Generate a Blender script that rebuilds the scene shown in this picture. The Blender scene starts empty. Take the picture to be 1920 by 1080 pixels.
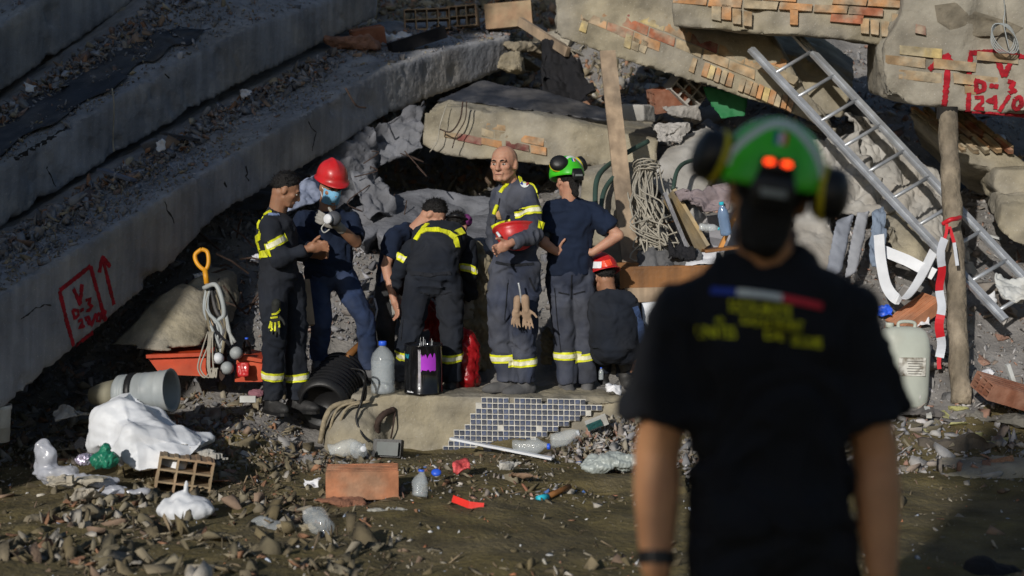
import bpy, bmesh, math, random
import numpy as np
from mathutils import Vector, Matrix
from mathutils.bvhtree import BVHTree

SC = bpy.context.scene
COL = SC.collection

# ------------------------------------------------------------------ camera
F = 50.0 / 36.0 * 1920.0
CAMH = 1.88
PITCH = math.atan((540 - 349) / F)
cam_d = bpy.data.cameras.new('camera')
cam = bpy.data.objects.new('camera', cam_d)
COL.objects.link(cam)
cam.location = (0, 0, CAMH)
cam.rotation_euler = (math.pi / 2 - PITCH, 0, 0)
cam_d.lens = 50; cam_d.sensor_width = 36
cam_d.clip_start = 0.05; cam_d.clip_end = 400
cam_d.dof.use_dof = True
cam_d.dof.focus_distance = 10.4
cam_d.dof.aperture_fstop = 1.7
SC.camera = cam

# ------------------------------------------------------------------ world, sun, exposure
SUN_AZ = (-0.40, -0.92)          # horizontal direction towards the light (camera left, towards the viewer)
SUN_EL = math.radians(21)
wd = bpy.data.worlds.new('World'); SC.world = wd; wd.use_nodes = True
nt = wd.node_tree; nt.nodes.clear()
sky = nt.nodes.new('ShaderNodeTexSky'); sky.sky_type = 'NISHITA'; sky.sun_disc = False
sky.sun_elevation = SUN_EL; sky.sun_rotation = math.atan2(SUN_AZ[0], SUN_AZ[1])
sky.altitude = 0; sky.air_density = 1.0; sky.dust_density = 0.6; sky.ozone_density = 1.0
bgn = nt.nodes.new('ShaderNodeBackground'); bgn.inputs['Strength'].default_value = 0.062
wo = nt.nodes.new('ShaderNodeOutputWorld')
nt.links.new(sky.outputs[0], bgn.inputs[0]); nt.links.new(bgn.outputs[0], wo.inputs[0])

sun_d = bpy.data.lights.new('sun', 'SUN'); sun_d.energy = 3.1; sun_d.angle = math.radians(0.7)
sun_d.color = (1.0, 0.955, 0.88)
sun = bpy.data.objects.new('sun', sun_d); COL.objects.link(sun)
_l = math.hypot(*SUN_AZ)
to_sun = Vector((SUN_AZ[0] / _l * math.cos(SUN_EL), SUN_AZ[1] / _l * math.cos(SUN_EL), math.sin(SUN_EL)))
sun.rotation_euler = to_sun.to_track_quat('Z', 'Y').to_euler()
sun.location = (-8, -8, 9)

SC.view_settings.view_transform = 'Standard'; SC.view_settings.look = 'None'
SC.view_settings.exposure = 0.0; SC.view_settings.gamma = 1.0; SC.view_settings.use_curve_mapping = False
SC.cycles.use_denoising = True
SC.cycles.max_bounces = 6; SC.cycles.diffuse_bounces = 2; SC.cycles.transparent_max_bounces = 8
SC.cycles.caustics_reflective = False; SC.cycles.caustics_refractive = False
SC.cycles.sample_clamp_indirect = 3.0

# ------------------------------------------------------------------ helpers
rng = np.random.default_rng(7)
random.seed(5)

def ray(px, py):
    x = (px - 960) / F; y = -(py - 540) / F
    c, s = math.cos(PITCH), math.sin(PITCH)
    return Vector((x, c + y * s, -s + y * c))

def P(px, py, d):
    r = ray(px, py); k = d / r.y
    return Vector((r.x * k, d, CAMH + r.z * k))

def plane3(a, b, c):
    n = (b - a).cross(c - a).normalized()
    if n.dot(Vector((0, 0, CAMH)) - a) < 0: n = -n
    return a, n

def on_plane(px, py, pl):
    r = ray(px, py); o = Vector((0, 0, CAMH))
    t = (pl[0] - o).dot(pl[1]) / r.dot(pl[1])
    return o + r * t

def _hash(ix, iy, iz, seed):
    h = (ix * 374761393 + iy * 668265263 + iz * 2147483647 + seed * 974711) & 0xFFFFFFFF
    h = ((h ^ (h >> 13)) * 1274126177) & 0xFFFFFFFF
    h = h ^ (h >> 16)
    return (h & 0xFFFF) / 65535.0 * 2 - 1

def vnoise(p, seed=0):
    p = np.asarray(p, float)
    i = np.floor(p).astype(np.int64); f = p - i
    f = f * f * (3 - 2 * f)
    out = 0
    for dx in (0, 1):
        wx = f[:, 0] if dx else 1 - f[:, 0]
        for dy in (0, 1):
            wy = f[:, 1] if dy else 1 - f[:, 1]
            for dz in (0, 1):
                wz = f[:, 2] if dz else 1 - f[:, 2]
                out = out + wx * wy * wz * _hash(i[:, 0] + dx, i[:, 1] + dy, i[:, 2] + dz, seed)
    return out

def fbm(p, oct=4, seed=0):
    p = np.asarray(p, float); a = 1.0; s = 0
    for k in range(oct):
        s = s + a * vnoise(p * 2 ** k + 13.7 * k, seed + k); a *= 0.5
    return s

def crease(p, seed, n=6, warp=.3):
    """sum of straight folds: crumpled cloth, paper or film"""
    r = np.random.default_rng(seed); s = 0
    for i in range(n):
        d = r.normal(size=3); d /= np.linalg.norm(d); f = r.uniform(.5, 1.6)
        t = p @ d * f + r.uniform() + warp * vnoise(p * .8, seed + i)
        s = s + (np.abs(t % 1 - .5) - .25) / f
    return s / n * 3

def tag(o, label, cat, group=None, kind=None):
    if label: o['label'] = label
    if cat: o['category'] = cat
    if group: o['group'] = group
    if kind: o['kind'] = kind
    return o

def thing(name, loc, label, cat, group=None):
    o = bpy.data.objects.new(name, None); COL.objects.link(o)
    o.location = loc; o.empty_display_size = 0.1
    return tag(o, label, cat, group)

def attach(o, parent):
    """children are built in world coordinates: a thing's Empty only has a location, mesh parents sit at the origin"""
    if parent is None: return o
    o.parent = parent
    if parent.type == 'EMPTY': o.matrix_parent_inverse = Matrix.Translation(-Vector(parent.location))
    return o

def link(name, me, mat=None, parent=None, smooth=False):
    o = bpy.data.objects.new(name, me); COL.objects.link(o)
    if mat is not None and not me.materials:
        for m in (mat if isinstance(mat, (list, tuple)) else [mat]): me.materials.append(m)
    if smooth:
        me.polygons.foreach_set('use_smooth', np.ones(len(me.polygons), bool))
    return attach(o, parent)

class MB:
    def __init__(s): s.v = []; s.f = []; s.m = []
    def add(s, vs, fs, mi=0):
        n = len(s.v); s.v += [tuple(v) for v in vs]
        s.f += [tuple(i + n for i in f) for f in fs]; s.m += [mi] * len(fs); return s
    def mesh(s, name='m'):
        me = bpy.data.meshes.new(name); me.from_pydata(s.v, [], s.f)
        if any(s.m): me.polygons.foreach_set('material_index', s.m)
        me.update(); return me
    def build(s, name, mat, parent=None, smooth=False):
        return link(name, s.mesh(name), mat, parent, smooth)
    def box(s, c, ax, ay, az, mi=0):
        c = Vector(c); vs = []
        for k in (-1, 1):
            for j in (-1, 1):
                for i in (-1, 1): vs.append(c + ax * i + ay * j + az * k)
        return s.add(vs, [(0, 2, 3, 1), (4, 5, 7, 6), (0, 1, 5, 4), (2, 6, 7, 3), (0, 4, 6, 2), (1, 3, 7, 5)], mi)
    def abox(s, c, sx, sy, sz, mi=0):
        return s.box(c, Vector((sx / 2, 0, 0)), Vector((0, sy / 2, 0)), Vector((0, 0, sz / 2)), mi)
    def beam(s, a, b, w, h, up=Vector((0, 0, 1)), mi=0):
        a = Vector(a); b = Vector(b); t = (b - a).normalized()
        r = t.cross(up).normalized(); u = r.cross(t)
        return s.box((a + b) / 2, (b - a) / 2, r * w / 2, u * h / 2, mi)
    def prism(s, poly, ext, mi=0):
        poly = [Vector(p) for p in poly]; ext = Vector(ext); n = len(poly)
        vs = poly + [p + ext for p in poly]
        fs = [tuple(range(n)), tuple(range(2 * n - 1, n - 1, -1))]
        fs += [(i, i + n, (i + 1) % n + n, (i + 1) % n) for i in range(n)]
        return s.add(vs, fs, mi)
    def tube(s, pts, r, sides=8, mi=0, cap=True):
        pts = [Vector(p) for p in pts]; n = len(pts)
        rs = r if isinstance(r, (list, tuple)) else [r] * n
        vs = []; ref = None
        for i, p in enumerate(pts):
            t = (pts[min(i + 1, n - 1)] - pts[max(i - 1, 0)])
            t = t.normalized() if t.length > 1e-9 else Vector((0, 0, 1))
            if ref is None:
                ref = Vector((0, 0, 1)) if abs(t.z) < .9 else Vector((1, 0, 0))
            a = (ref - t * ref.dot(t))
            a = a.normalized() if a.length > 1e-6 else t.orthogonal().normalized()
            ref = a; b = t.cross(a)
            for k in range(sides):
                an = 2 * math.pi * k / sides
                vs.append(p + (a * math.cos(an) + b * math.sin(an)) * rs[i])
        fs = []
        for i in range(n - 1):
            for k in range(sides):
                k2 = (k + 1) % sides
                fs.append((i * sides + k, i * sides + k2, (i + 1) * sides + k2, (i + 1) * sides + k))
        if cap:
            fs.append(tuple(range(sides - 1, -1, -1))); fs.append(tuple(range((n - 1) * sides, n * sides)))
        return s.add(vs, fs, mi)
    def lathe(s, prof, o, ax, sides=20, mi=0, sx=1.0, sy=1.0, ref=None):
        """prof: list of (radius, height along ax)"""
        ax = Vector(ax).normalized(); o = Vector(o)
        a = (Vector(ref) - ax * ax.dot(Vector(ref))).normalized() if ref is not None else ax.orthogonal().normalized()
        b = ax.cross(a); vs = []; fs = []
        for (r, h) in prof:
            for k in range(sides):
                an = 2 * math.pi * k / sides
                vs.append(o + ax * h + a * (r * sx * math.cos(an)) + b * (r * sy * math.sin(an)))
        for i in range(len(prof) - 1):
            for k in range(sides):
                k2 = (k + 1) % sides
                fs.append((i * sides + k, i * sides + k2, (i + 1) * sides + k2, (i + 1) * sides + k))
        if prof[0][0] > 1e-5: fs.append(tuple(range(sides - 1, -1, -1)))
        if prof[-1][0] > 1e-5: fs.append(tuple(range((len(prof) - 1) * sides, len(prof) * sides)))
        return s.add(vs, fs, mi)
    # --- closed pieces for voxel union
    def capsule(s, a, b, ra, rb, sides=12, flat_end=False, flat_start=False):
        a = Vector(a); b = Vector(b); t = b - a
        L = t.length; t = t.normalized() if L > 1e-6 else Vector((0, 0, 1))
        pr = []
        if flat_start: pr.append((ra, 0))
        else:
            for k in range(4): an = math.pi / 2 * (1 - k / 4.0); pr.append((max(ra * math.cos(an), 1e-4), -ra * math.sin(an)))
            pr.append((ra, 0))
        pr.append(((ra + rb) / 2, L / 2)); pr.append((rb, L))
        if not flat_end:
            for k in range(1, 5): an = math.pi / 2 * k / 4.0; pr.append((max(rb * math.cos(an), 1e-4), L + rb * math.sin(an)))
        return s.lathe(pr, a, t, sides)
    def ellipsoid(s, c, ax, ay, az, nu=16, nv=10):
        c = Vector(c); vs = []; fs = []
        for j in range(1, nv):
            th = math.pi * j / nv
            for i in range(nu):
                ph = 2 * math.pi * i / nu
                vs.append(c + ax * (math.sin(th) * math.cos(ph)) + ay * (math.sin(th) * math.sin(ph)) + az * math.cos(th))
        for j in range(nv - 2):
            for i in range(nu):
                i2 = (i + 1) % nu
                fs.append((j * nu + i, (j + 1) * nu + i, (j + 1) * nu + i2, j * nu + i2))
        t = len(vs); vs += [c + az, c - az]
        for i in range(nu):
            i2 = (i + 1) % nu
            fs.append((t, i, i2)); fs.append((t + 1, (nv - 2) * nu + i2, (nv - 2) * nu + i))
        return s.add(vs, fs)
    def loft(s, rings, sides=20, pw=2.4):
        """rings: (centre, right, fwd, halfwidth, halfdepth)"""
        vs = []; fs = []
        for (c, r, f, hw, hd) in rings:
            for k in range(sides):
                an = 2 * math.pi * k / sides; ca, sa = math.cos(an), math.sin(an)
                q = (abs(ca) ** pw + abs(sa) ** pw) ** (-1 / pw)
                vs.append(Vector(c) + r * (ca * q * hw) + f * (sa * q * hd))
        n = len(rings)
        for i in range(n - 1):
            for k in range(sides):
                k2 = (k + 1) % sides
                fs.append((i * sides + k, i * sides + k2, (i + 1) * sides + k2, (i + 1) * sides + k))
        fs.append(tuple(range(sides - 1, -1, -1))); fs.append(tuple(range((n - 1) * sides, n * sides)))
        return s.add(vs, fs)

def coords(me):
    a = np.empty(len(me.vertices) * 3); me.vertices.foreach_get('co', a); return a.reshape(-1, 3)
def normals(me):
    a = np.empty(len(me.vertices) * 3); me.vertex_normals.foreach_get('vector', a); return a.reshape(-1, 3)
def set_coords(me, a):
    me.vertices.foreach_set('co', np.ascontiguousarray(a).ravel()); me.update()

def union(mb, voxel, smooth=3):
    me = mb.mesh('tmp')
    bm = bmesh.new(); bm.from_mesh(me); bmesh.ops.recalc_face_normals(bm, faces=bm.faces); bm.to_mesh(me); bm.free()
    o = bpy.data.objects.new('tmp', me); COL.objects.link(o)
    r = o.modifiers.new('r', 'REMESH'); r.mode = 'VOXEL'; r.voxel_size = voxel; r.adaptivity = 0
    if smooth:
        q = o.modifiers.new('s', 'SMOOTH'); q.factor = 0.5; q.iterations = smooth
    dg = bpy.context.evaluated_depsgraph_get()
    out = bpy.data.meshes.new_from_object(o.evaluated_get(dg))
    bpy.data.objects.remove(o); bpy.data.meshes.remove(me)
    out.materials.clear()
    return out

def rough(me, amp=0.012, sc=5.0, chip=0.0, csc=3.0, seed=0, fine=0.0):
    c = coords(me); n = normals(me)
    d = amp * fbm(c * sc, 4, seed)
    if fine: d = d + fine * fbm(c * 30, 2, seed + 5)
    if chip:
        d = d - chip * np.clip(fbm(c * csc, 4, seed + 9) - 0.28, 0, 1) * 2
    set_coords(me, c + n * d[:, None]); return me

def bvh_of(o):
    me = o.data
    return BVHTree.FromPolygons([tuple(v.co) for v in me.vertices], [tuple(p.vertices) for p in me.polygons])

CAM = Vector((0, 0, CAMH))
def hit(bvh, px, py, fall=None):
    r = ray(px, py).normalized()
    loc, n, i, d = bvh.ray_cast(CAM, r)
    if loc is None:
        if fall is None: return None
        q = P(px, py, fall); loc, n, i, d = bvh.find_nearest(q)
        if loc is None: return None
    if n.dot(r) > 0: n = -n
    return loc, n

def resample(pts, step):
    out = [tuple(pts[0])]
    for a, b in zip(pts[:-1], pts[1:]):
        L = math.hypot(b[0] - a[0], b[1] - a[1]); k = max(1, int(L / step))
        for i in range(1, k + 1): out.append((a[0] + (b[0] - a[0]) * i / k, a[1] + (b[1] - a[1]) * i / k))
    return out

def ribbon(bvh, pix, w, name, mat, parent, off=0.004, step=4, fall=None, rough_w=0.0, seed=0):
    """a thin painted or sewn stripe that follows the surface it lies on; pix = picture polyline"""
    pts = []
    for (x, y) in resample(pix, step):
        h = hit(bvh, x, y, fall)
        if h: pts.append(h)
    if len(pts) < 2: return None
    vs = []; fs = []; rr = random.Random(seed)
    for i, (p, n) in enumerate(pts):
        t = pts[min(i + 1, len(pts) - 1)][0] - pts[max(i - 1, 0)][0]
        if t.length < 1e-6: t = Vector((0, 0, 1))
        sd = n.cross(t).normalized()
        k = w / 2 * (1 + rough_w * rr.uniform(-1, 1))
        vs += [p + n * off + sd * k, p + n * off - sd * k, p - n * 0.004 + sd * k, p - n * 0.004 - sd * k]
    for i in range(len(pts) - 1):
        a = 4 * i; b = a + 4
        fs += [(a, a + 1, b + 1, b), (a, b, b + 2, a + 2), (a + 1, a + 3, b + 3, b + 1)]
    m = MB().add(vs, fs)
    return m.build(name, mat, parent)

def catmull(pts, k=6):
    pts = [Vector(p) for p in pts]
    q = [pts[0] * 2 - pts[1]] + pts + [pts[-1] * 2 - pts[-2]]; out = []
    for i in range(1, len(q) - 2):
        a, b, c, d = q[i - 1:i + 3]
        for j in range(k):
            t = j / k
            out.append(0.5 * ((2 * b) + (c - a) * t + (2 * a - 5 * b + 4 * c - d) * t * t + (3 * b - a - 3 * c + d) * t ** 3))
    out.append(pts[-1]); return out

# ------------------------------------------------------------------ materials
MATS = {}
def mat(name, col, rough=0.85, var=0.18, sc=6.0, bump=0.25, bsc=40.0, metal=0.0, tint=None, tfac=0.5, tsc=2.0,
        streak=0.0, obj_col=False, attr=None, trans=0.0, ior=1.45, emit=None, estr=0.0, coat=0.0, sss=0.0, alpha=1.0, bdist=0.01, speck=0.0, spec=0.4):
    if name in MATS: return MATS[name]
    m = bpy.data.materials.new(name); m.use_nodes = True; MATS[name] = m
    N = m.node_tree.nodes; L = m.node_tree.links
    b = N['Principled BSDF']
    b.inputs['Roughness'].default_value = rough; b.inputs['Metallic'].default_value = metal
    b.inputs['Specular IOR Level'].default_value = spec
    if trans: b.inputs['Transmission Weight'].default_value = trans; b.inputs['IOR'].default_value = ior
    if coat: b.inputs['Coat Weight'].default_value = coat
    if sss: b.inputs['Subsurface Weight'].default_value = sss; b.inputs['Subsurface Scale'].default_value = 0.01
    if alpha < 1: b.inputs['Alpha'].default_value = alpha
    if emit: b.inputs['Emission Color'].default_value = (*emit, 1); b.inputs['Emission Strength'].default_value = estr
    tc = N.new('ShaderNodeTexCoord')
    if obj_col:
        s = N.new('ShaderNodeObjectInfo'); src = s.outputs['Color']
    elif attr:
        s = N.new('ShaderNodeAttribute'); s.attribute_name = attr; src = s.outputs['Color']
    else:
        s = N.new('ShaderNodeRGB'); s.outputs[0].default_value = (*col, 1); src = s.outputs[0]
    def noise(scale, det=6, co=None):
        n = N.new('ShaderNodeTexNoise'); n.inputs['Scale'].default_value = scale; n.inputs['Detail'].default_value = det
        L.new(co or tc.outputs['Object'], n.inputs['Vector']); return n
    def ramp(o, lo, hi, a, bb):
        r = N.new('ShaderNodeMapRange'); r.inputs[1].default_value = lo; r.inputs[2].default_value = hi
        r.inputs[3].default_value = a; r.inputs[4].default_value = bb; L.new(o, r.inputs[0]); return r.outputs[0]
    def mul(c, f):
        x = N.new('ShaderNodeMix'); x.data_type = 'RGBA'; x.blend_type = 'MULTIPLY'; x.inputs['Factor'].default_value = 1
        L.new(c, x.inputs['A']); L.new(f, x.inputs['B']); return x.outputs['Result']
    if tint:
        n = noise(tsc, 5); f = ramp(n.outputs[0], 0.42, 0.62, 0, tfac)
        x = N.new('ShaderNodeMix'); x.data_type = 'RGBA'; L.new(f, x.inputs['Factor']); L.new(src, x.inputs['A'])
        x.inputs['B'].default_value = (*tint, 1); src = x.outputs['Result']
    if var:
        n = noise(sc, 8); src = mul(src, ramp(n.outputs[0], 0.25, 0.75, 1 - var * 2, 1 + var * 1.6))
    if streak:
        mp = N.new('ShaderNodeMapping'); mp.inputs['Scale'].default_value = (9, 9, 0.5); L.new(tc.outputs['Object'], mp.inputs[0])
        n = noise(1.6, 5, mp.outputs[0]); src = mul(src, ramp(n.outputs[0], 0.35, 0.65, 1 - streak, 1 + streak))
    if speck:
        n = noise(90, 2); f = ramp(n.outputs[0], 0.66, 0.72, 0, speck)
        x = N.new('ShaderNodeMix'); x.data_type = 'RGBA'; L.new(f, x.inputs['Factor']); L.new(src, x.inputs['A'])
        x.inputs['B'].default_value = (.55, .52, .48, 1); src = x.outputs['Result']
    L.new(src, b.inputs['Base Color'])
    if bump:
        n = noise(bsc, 6); bp = N.new('ShaderNodeBump'); bp.inputs['Strength'].default_value = bump
        bp.inputs['Distance'].default_value = bdist
        L.new(n.outputs[0], bp.inputs['Height']); L.new(bp.outputs[0], b.inputs['Normal'])
    return m

concrete = mat('concrete_grey', (.28, .285, .305), .92, .16, 3.0, .5, 26, tint=(.30, .27, .22), tfac=.35, tsc=.9, streak=.14, speck=.5, bdist=.02)
conc_face = mat('concrete_smooth', (.265, .275, .305), .9, .22, 2.6, .6, 24, tint=(.27, .24, .20), tfac=.55, tsc=1.3, streak=.14, speck=.5, bdist=.02)
conc_tan = mat('concrete_tan', (.32, .28, .20), .93, .26, 4.0, .8, 22, tint=(.25, .235, .21), tfac=.6, tsc=1.7, speck=.5, bdist=.018)
conc_beige = mat('plaster_beige', (.31, .285, .235), .93, .2, 4.0, .6, 26, tint=(.24, .21, .165), tfac=.6, tsc=2.2, speck=.4, bdist=.02)
conc_pale = mat('plaster_pale', (.40, .385, .36), .93, .15, 4.0, .45, 30, tint=(.33, .29, .24), tfac=.5, tsc=2.5, bdist=.015)
sandy = mat('sandy_debris', (.21, .198, .185), .96, .2, 5, .7, 34, tint=(.21, .2, .2), tfac=.5, tsc=2, speck=.5, bdist=.025)
dirt = mat('dirt', (.125, .098, .036), .97, .28, 4, .7, 26, tint=(.13, .105, .06), tfac=.7, tsc=1.3, speck=.3, bdist=.03)
chunk_m = mat('rubble_piece', None, .94, .2, 9, .5, 38, obj_col=True, bdist=.015)
stuff_m = mat('rubble_fine', None, .95, .18, 9, .4, 45, attr='tone', bdist=.01)
brick_m = mat('brick_face', None, .93, .25, 11, .6, 45, obj_col=True, bdist=.012, tint=(.33, .29, .215), tfac=.75, tsc=7)
clay = mat('clay_orange', (.52, .21, .10), .9, .15, 10, .3, 60, tint=(.42, .24, .16), tfac=.5, tsc=4)
clay_tan = mat('clay_dusty', (.36, .27, .17), .93, .18, 8, .3, 60, tint=(.42, .22, .13), tfac=.4, tsc=5)
clay_dark = mat('clay_red', (.30, .12, .07), .92, .2, 10, .4, 60, tint=(.3, .2, .15), tfac=.5, tsc=5)
wood = mat('wood_raw', (.36, .265, .18), .85, .2, 5, .3, 50, tint=(.25, .2, .15), tfac=.5, tsc=3, streak=.2)
wood_dark = mat('wood_varnished', (.23, .10, .03), .5, .2, 4, .2, 40, streak=.2)
wood_orange = mat('wood_orange', (.5, .23, .06), .5, .2, 5, .2, 40, streak=.15)
bark = mat('pole_wood', (.20, .165, .12), .92, .25, 6, .8, 22, tint=(.30, .25, .19), tfac=.6, tsc=4, streak=.25, bdist=.03)
rust = mat('rusty_steel', (.055, .034, .026), .85, .3, 20, .4, 80)
alu = mat('ladder_aluminium', (.52, .54, .57), .42, .15, 8, .1, 60, metal=.55)
black_pl = mat('black_plastic', (.012, .012, .013), .45, .2, 10, .1, 60)
black_cloth = mat('black_cloth', (.012, .012, .015), .9, .2, 6, .4, 60)
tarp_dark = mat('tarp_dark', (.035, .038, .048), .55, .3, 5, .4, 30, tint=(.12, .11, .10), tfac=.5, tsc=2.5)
white_pl = mat('white_plastic', (.72, .74, .78), .5, .06, 8, .25, 25, bdist=.01)
clay_orange_w = mat('clay_worn', (.44, .19, .10), .92, .22, 9, .5, 45, tint=(.36, .25, .17), tfac=.6, tsc=5, bdist=.012)
white_dirty = mat('white_dirty', (.55, .56, .55), .75, .12, 6, .25, 30, tint=(.42, .39, .33), tfac=.5, tsc=5)
grey_pl = mat('grey_plastic', (.36, .39, .40), .5, .12, 6, .1, 30, tint=(.28, .27, .24), tfac=.5, tsc=3)
paper = mat('paper', (.75, .75, .78), .85, .06, 8, .2, 30)
film = mat('clear_film', (.62, .64, .72), .22, .1, 8, .3, 30, alpha=.6, spec=.8)
pet = mat('clear_bottle', (.70, .76, .80), .06, 0, 1, .35, 45, alpha=.30, spec=1.0)
water_m = mat('water_in_bottle', (.50, .56, .60), .04, 0, 1, .5, 40, alpha=.34, spec=1.0)
blue_pl = mat('blue_plastic', (.03, .12, .75), .4, .05, 8, 0)
cyan_pl = mat('cyan_plastic', (.03, .5, .65), .4, .05, 8, 0)
red_pl = mat('red_plastic', (.58, .016, .02), .36, .15, 9, .08, 30, coat=.2, tint=(.36, .06, .05), tfac=.45, tsc=7, speck=.12)
orange_pl = mat('orange_plastic', (.55, .06, .015), .5, .15, 6, .1, 30, tint=(.5, .12, .05), tfac=.4, tsc=5)
yellow_pl = mat('yellow_plastic', (.8, .36, .02), .45, .1, 6, .05, 30)
green_pl = mat('helmet_green', (.06, .60, .02), .36, .14, 9, .06, 30, coat=.2, tint=(.06, .36, .05), tfac=.45, tsc=8)
green_dk = mat('green_board', (.02, .17, .06), .7, .1, 5, .1, 30)
green_bag = mat('green_bag', (.03, .28, .17), .35, .1, 8, .3, 30, trans=.3)
purple_pl = mat('purple_print', (.45, .05, .62), .35, .1, 8, .05, 30)
red_bag = mat('red_bag', (.30, .008, .012), .3, .2, 6, .5, 14, bdist=.03)
foam = mat('foam_yellow', (.40, .39, .17), .95, .2, 12, .8, 40, tint=(.3, .28, .2), tfac=.6, tsc=9, bdist=.02)
paint_red = mat('spray_red', (.33, .008, .018), .9, .25, 18, .2, 40)
skin = mat('skin', (.50, .27, .18), .55, .08, 12, .08, 90, tint=(.45, .19, .13), tfac=.35, tsc=14, sss=.08)
skin_fg = mat('skin_arms', (.55, .27, .13), .55, .08, 12, .08, 90, tint=(.45, .2, .1), tfac=.35, tsc=14, sss=.05)
skin_dk = mat('skin_tan', (.33, .17, .10), .55, .08, 12, .08, 90, tint=(.3, .13, .08), tfac=.35, tsc=14, sss=.08)
hair_m = mat('hair_dark', (.007, .0055, .005), .55, .4, 80, 1.0, 160)
navy = mat('coverall_navy', (.009, .013, .023), .92, .2, 4, .35, 180, tint=(.024, .026, .032), tfac=.5, tsc=3, bdist=.004)
navy_dusty = mat('coverall_dusty', (.030, .038, .066), .93, .25, 5, .35, 180, tint=(.095, .10, .12), tfac=.65, tsc=3.2, bdist=.004)
tee = mat('tee_navy', (.006, .014, .038), .92, .15, 4, .3, 180, bdist=.004)
tee_black = mat('tee_black', (.006, .007, .011), .95, .15, 4, .2, 180, bdist=.004)
jeans = mat('jeans', (.018, .036, .095), .92, .2, 6, .35, 200, tint=(.06, .075, .12), tfac=.5, tsc=4, bdist=.004)
boot_m = mat('boot_black', (.02, .02, .021), .6, .2, 8, .2, 60, tint=(.11, .105, .1), tfac=.5, tsc=5)
boot_grey = mat('boot_dusty', (.10, .10, .105), .8, .2, 8, .2, 60, tint=(.16, .155, .15), tfac=.5, tsc=5)
hiviz = mat('hiviz_yellow', (.78, .80, .015), .5, .12, 14, .3, 120, tint=(.5, .5, .06), tfac=.5, tsc=9)
silver = mat('reflective_silver', (.85, .83, .6), .4, .15, 22, .3, 120)
glove_m = mat('glove_leather', (.36, .25, .17), .9, .15, 10, .4, 60)
glove_g = mat('glove_dusty', (.30, .29, .27), .9, .15, 10, .4, 60)
mask_blue = mat('mask_blue', (.22, .52, .78), .8, .05, 10, .2, 60)
blue_pr = mat('print_blue', (.02, .05, .35), .8, .1, 30, 0)
white_pr = mat('print_white', (.75, .8, .78), .8, .1, 30, 0)
red_pr = mat('print_red', (.6, .03, .05), .8, .1, 30, 0)
yell_pr = mat('print_yellow', (.92, .93, .02), .8, .1, 30, 0)
cable_m = mat('cable_cream', (.38, .35, .29), .7, .15, 10, 0)
hose_m = mat('hose_green', (.04, .075, .06), .6, .15, 10, .1, 30)
tile_m = mat('mosaic_blue', None, .3, .3, 30, .15, 60, obj_col=True, tint=(.2, .19, .17), tfac=.45, tsc=9)
khaki = mat('khaki_cloth', (.22, .19, .13), .9, .2, 6, .4, 60)
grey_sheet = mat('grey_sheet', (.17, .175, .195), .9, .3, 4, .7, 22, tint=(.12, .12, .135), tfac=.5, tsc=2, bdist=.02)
# ------------------------------------------------------------------ ground and the rubble slope
COLS = [-400, 0, 400, 640, 1000, 1180, 1500, 1920, 2400]
PROF = [
    [(6, .08), (8, 0), (9, .02), (10.5, .15), (12, .4), (14, .8), (17, 4.6)],
    [(6, .06), (8, 0), (9, .04), (10, .16), (11, .35), (12, .7), (14, 1.2), (17, 4.6)],
    [(6, .04), (8.5, 0), (9.4, .08), (10.2, .24), (10.8, .62), (11.4, 1.1), (12, 1.45), (13, 1.7), (14.5, 2.0), (17, 3)],
    [(6, .02), (8.5, 0), (9.9, .05), (10.6, .3), (11.2, .7), (11.9, 1.2), (12.6, 1.55), (13.4, 1.7), (15.2, 1.8), (16.5, 3.4), (18, 4.2)],
    [(6, .02), (8.5, 0), (9.9, .04), (10.6, .3), (11.2, .6), (11.9, 1.15), (12.6, 1.55), (13.4, 1.7), (15.2, 1.8), (16.5, 3.4), (18, 4.2)],
    [(6, .04), (8.5, 0), (9.6, .05), (10.4, .3), (11.1, .75), (12, 1.45), (13, 2.0), (14, 2.4), (15.5, 2.9), (16.5, 3.6), (18, 4.4)],
    [(6, .06), (8.8, 0), (9.4, .08), (10.2, .33), (11, .85), (12.2, 1.65), (13.5, 2.45), (15, 3.2), (18, 4.6)],
    [(6, .05), (8.8, 0), (9.4, .08), (10.2, .33), (11, .8), (12.2, 1.6), (13.5, 2.4), (15, 3.2), (18, 4.6)],
    [(6, .05), (8.8, 0), (9.4, .08), (10.2, .33), (11, .8), (12.2, 1.6), (13.5, 2.4), (15, 3.2), (18, 4.6)],
]
def hbase(x, y):
    x = np.asarray(x, float); y = np.asarray(y, float)
    yy = np.maximum(y, 1.0); c = x / yy * F + 960
    c = np.clip(c, COLS[0], COLS[-1])
    zs = []
    for pr in PROF:
        d = [3] + [p[0] for p in pr] + [26, 40]; z = [.12] + [p[1] for p in pr] + [6.8, 5.0]
        zs.append(np.interp(y, d, z))
    zs = np.array(zs); k = np.clip(np.searchsorted(COLS, c, side='right') - 1, 0, len(COLS) - 2)
    c0 = np.array(COLS)[k]; c1 = np.array(COLS)[k + 1]; t = (c - c0) / (c1 - c0); t = t * t * (3 - 2 * t)
    ii = np.arange(len(c))
    return zs[k, ii] * (1 - t) + zs[k + 1, ii] * t
def hgt(x, y):
    x = np.atleast_1d(np.asarray(x, float)); y = np.atleast_1d(np.asarray(y, float))
    p = np.stack([x, y, np.zeros_like(x)], 1)
    am = np.interp(y, [5, 9.2, 10.5, 12], [.035, .04, .09, .12])
    am2 = np.interp(y, [5, 9.2, 10.5], [.012, .015, .03])
    return hbase(x, y) + am * fbm(p * 1.6, 3, 3) + am2 * fbm(p * 7, 3, 8)

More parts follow.
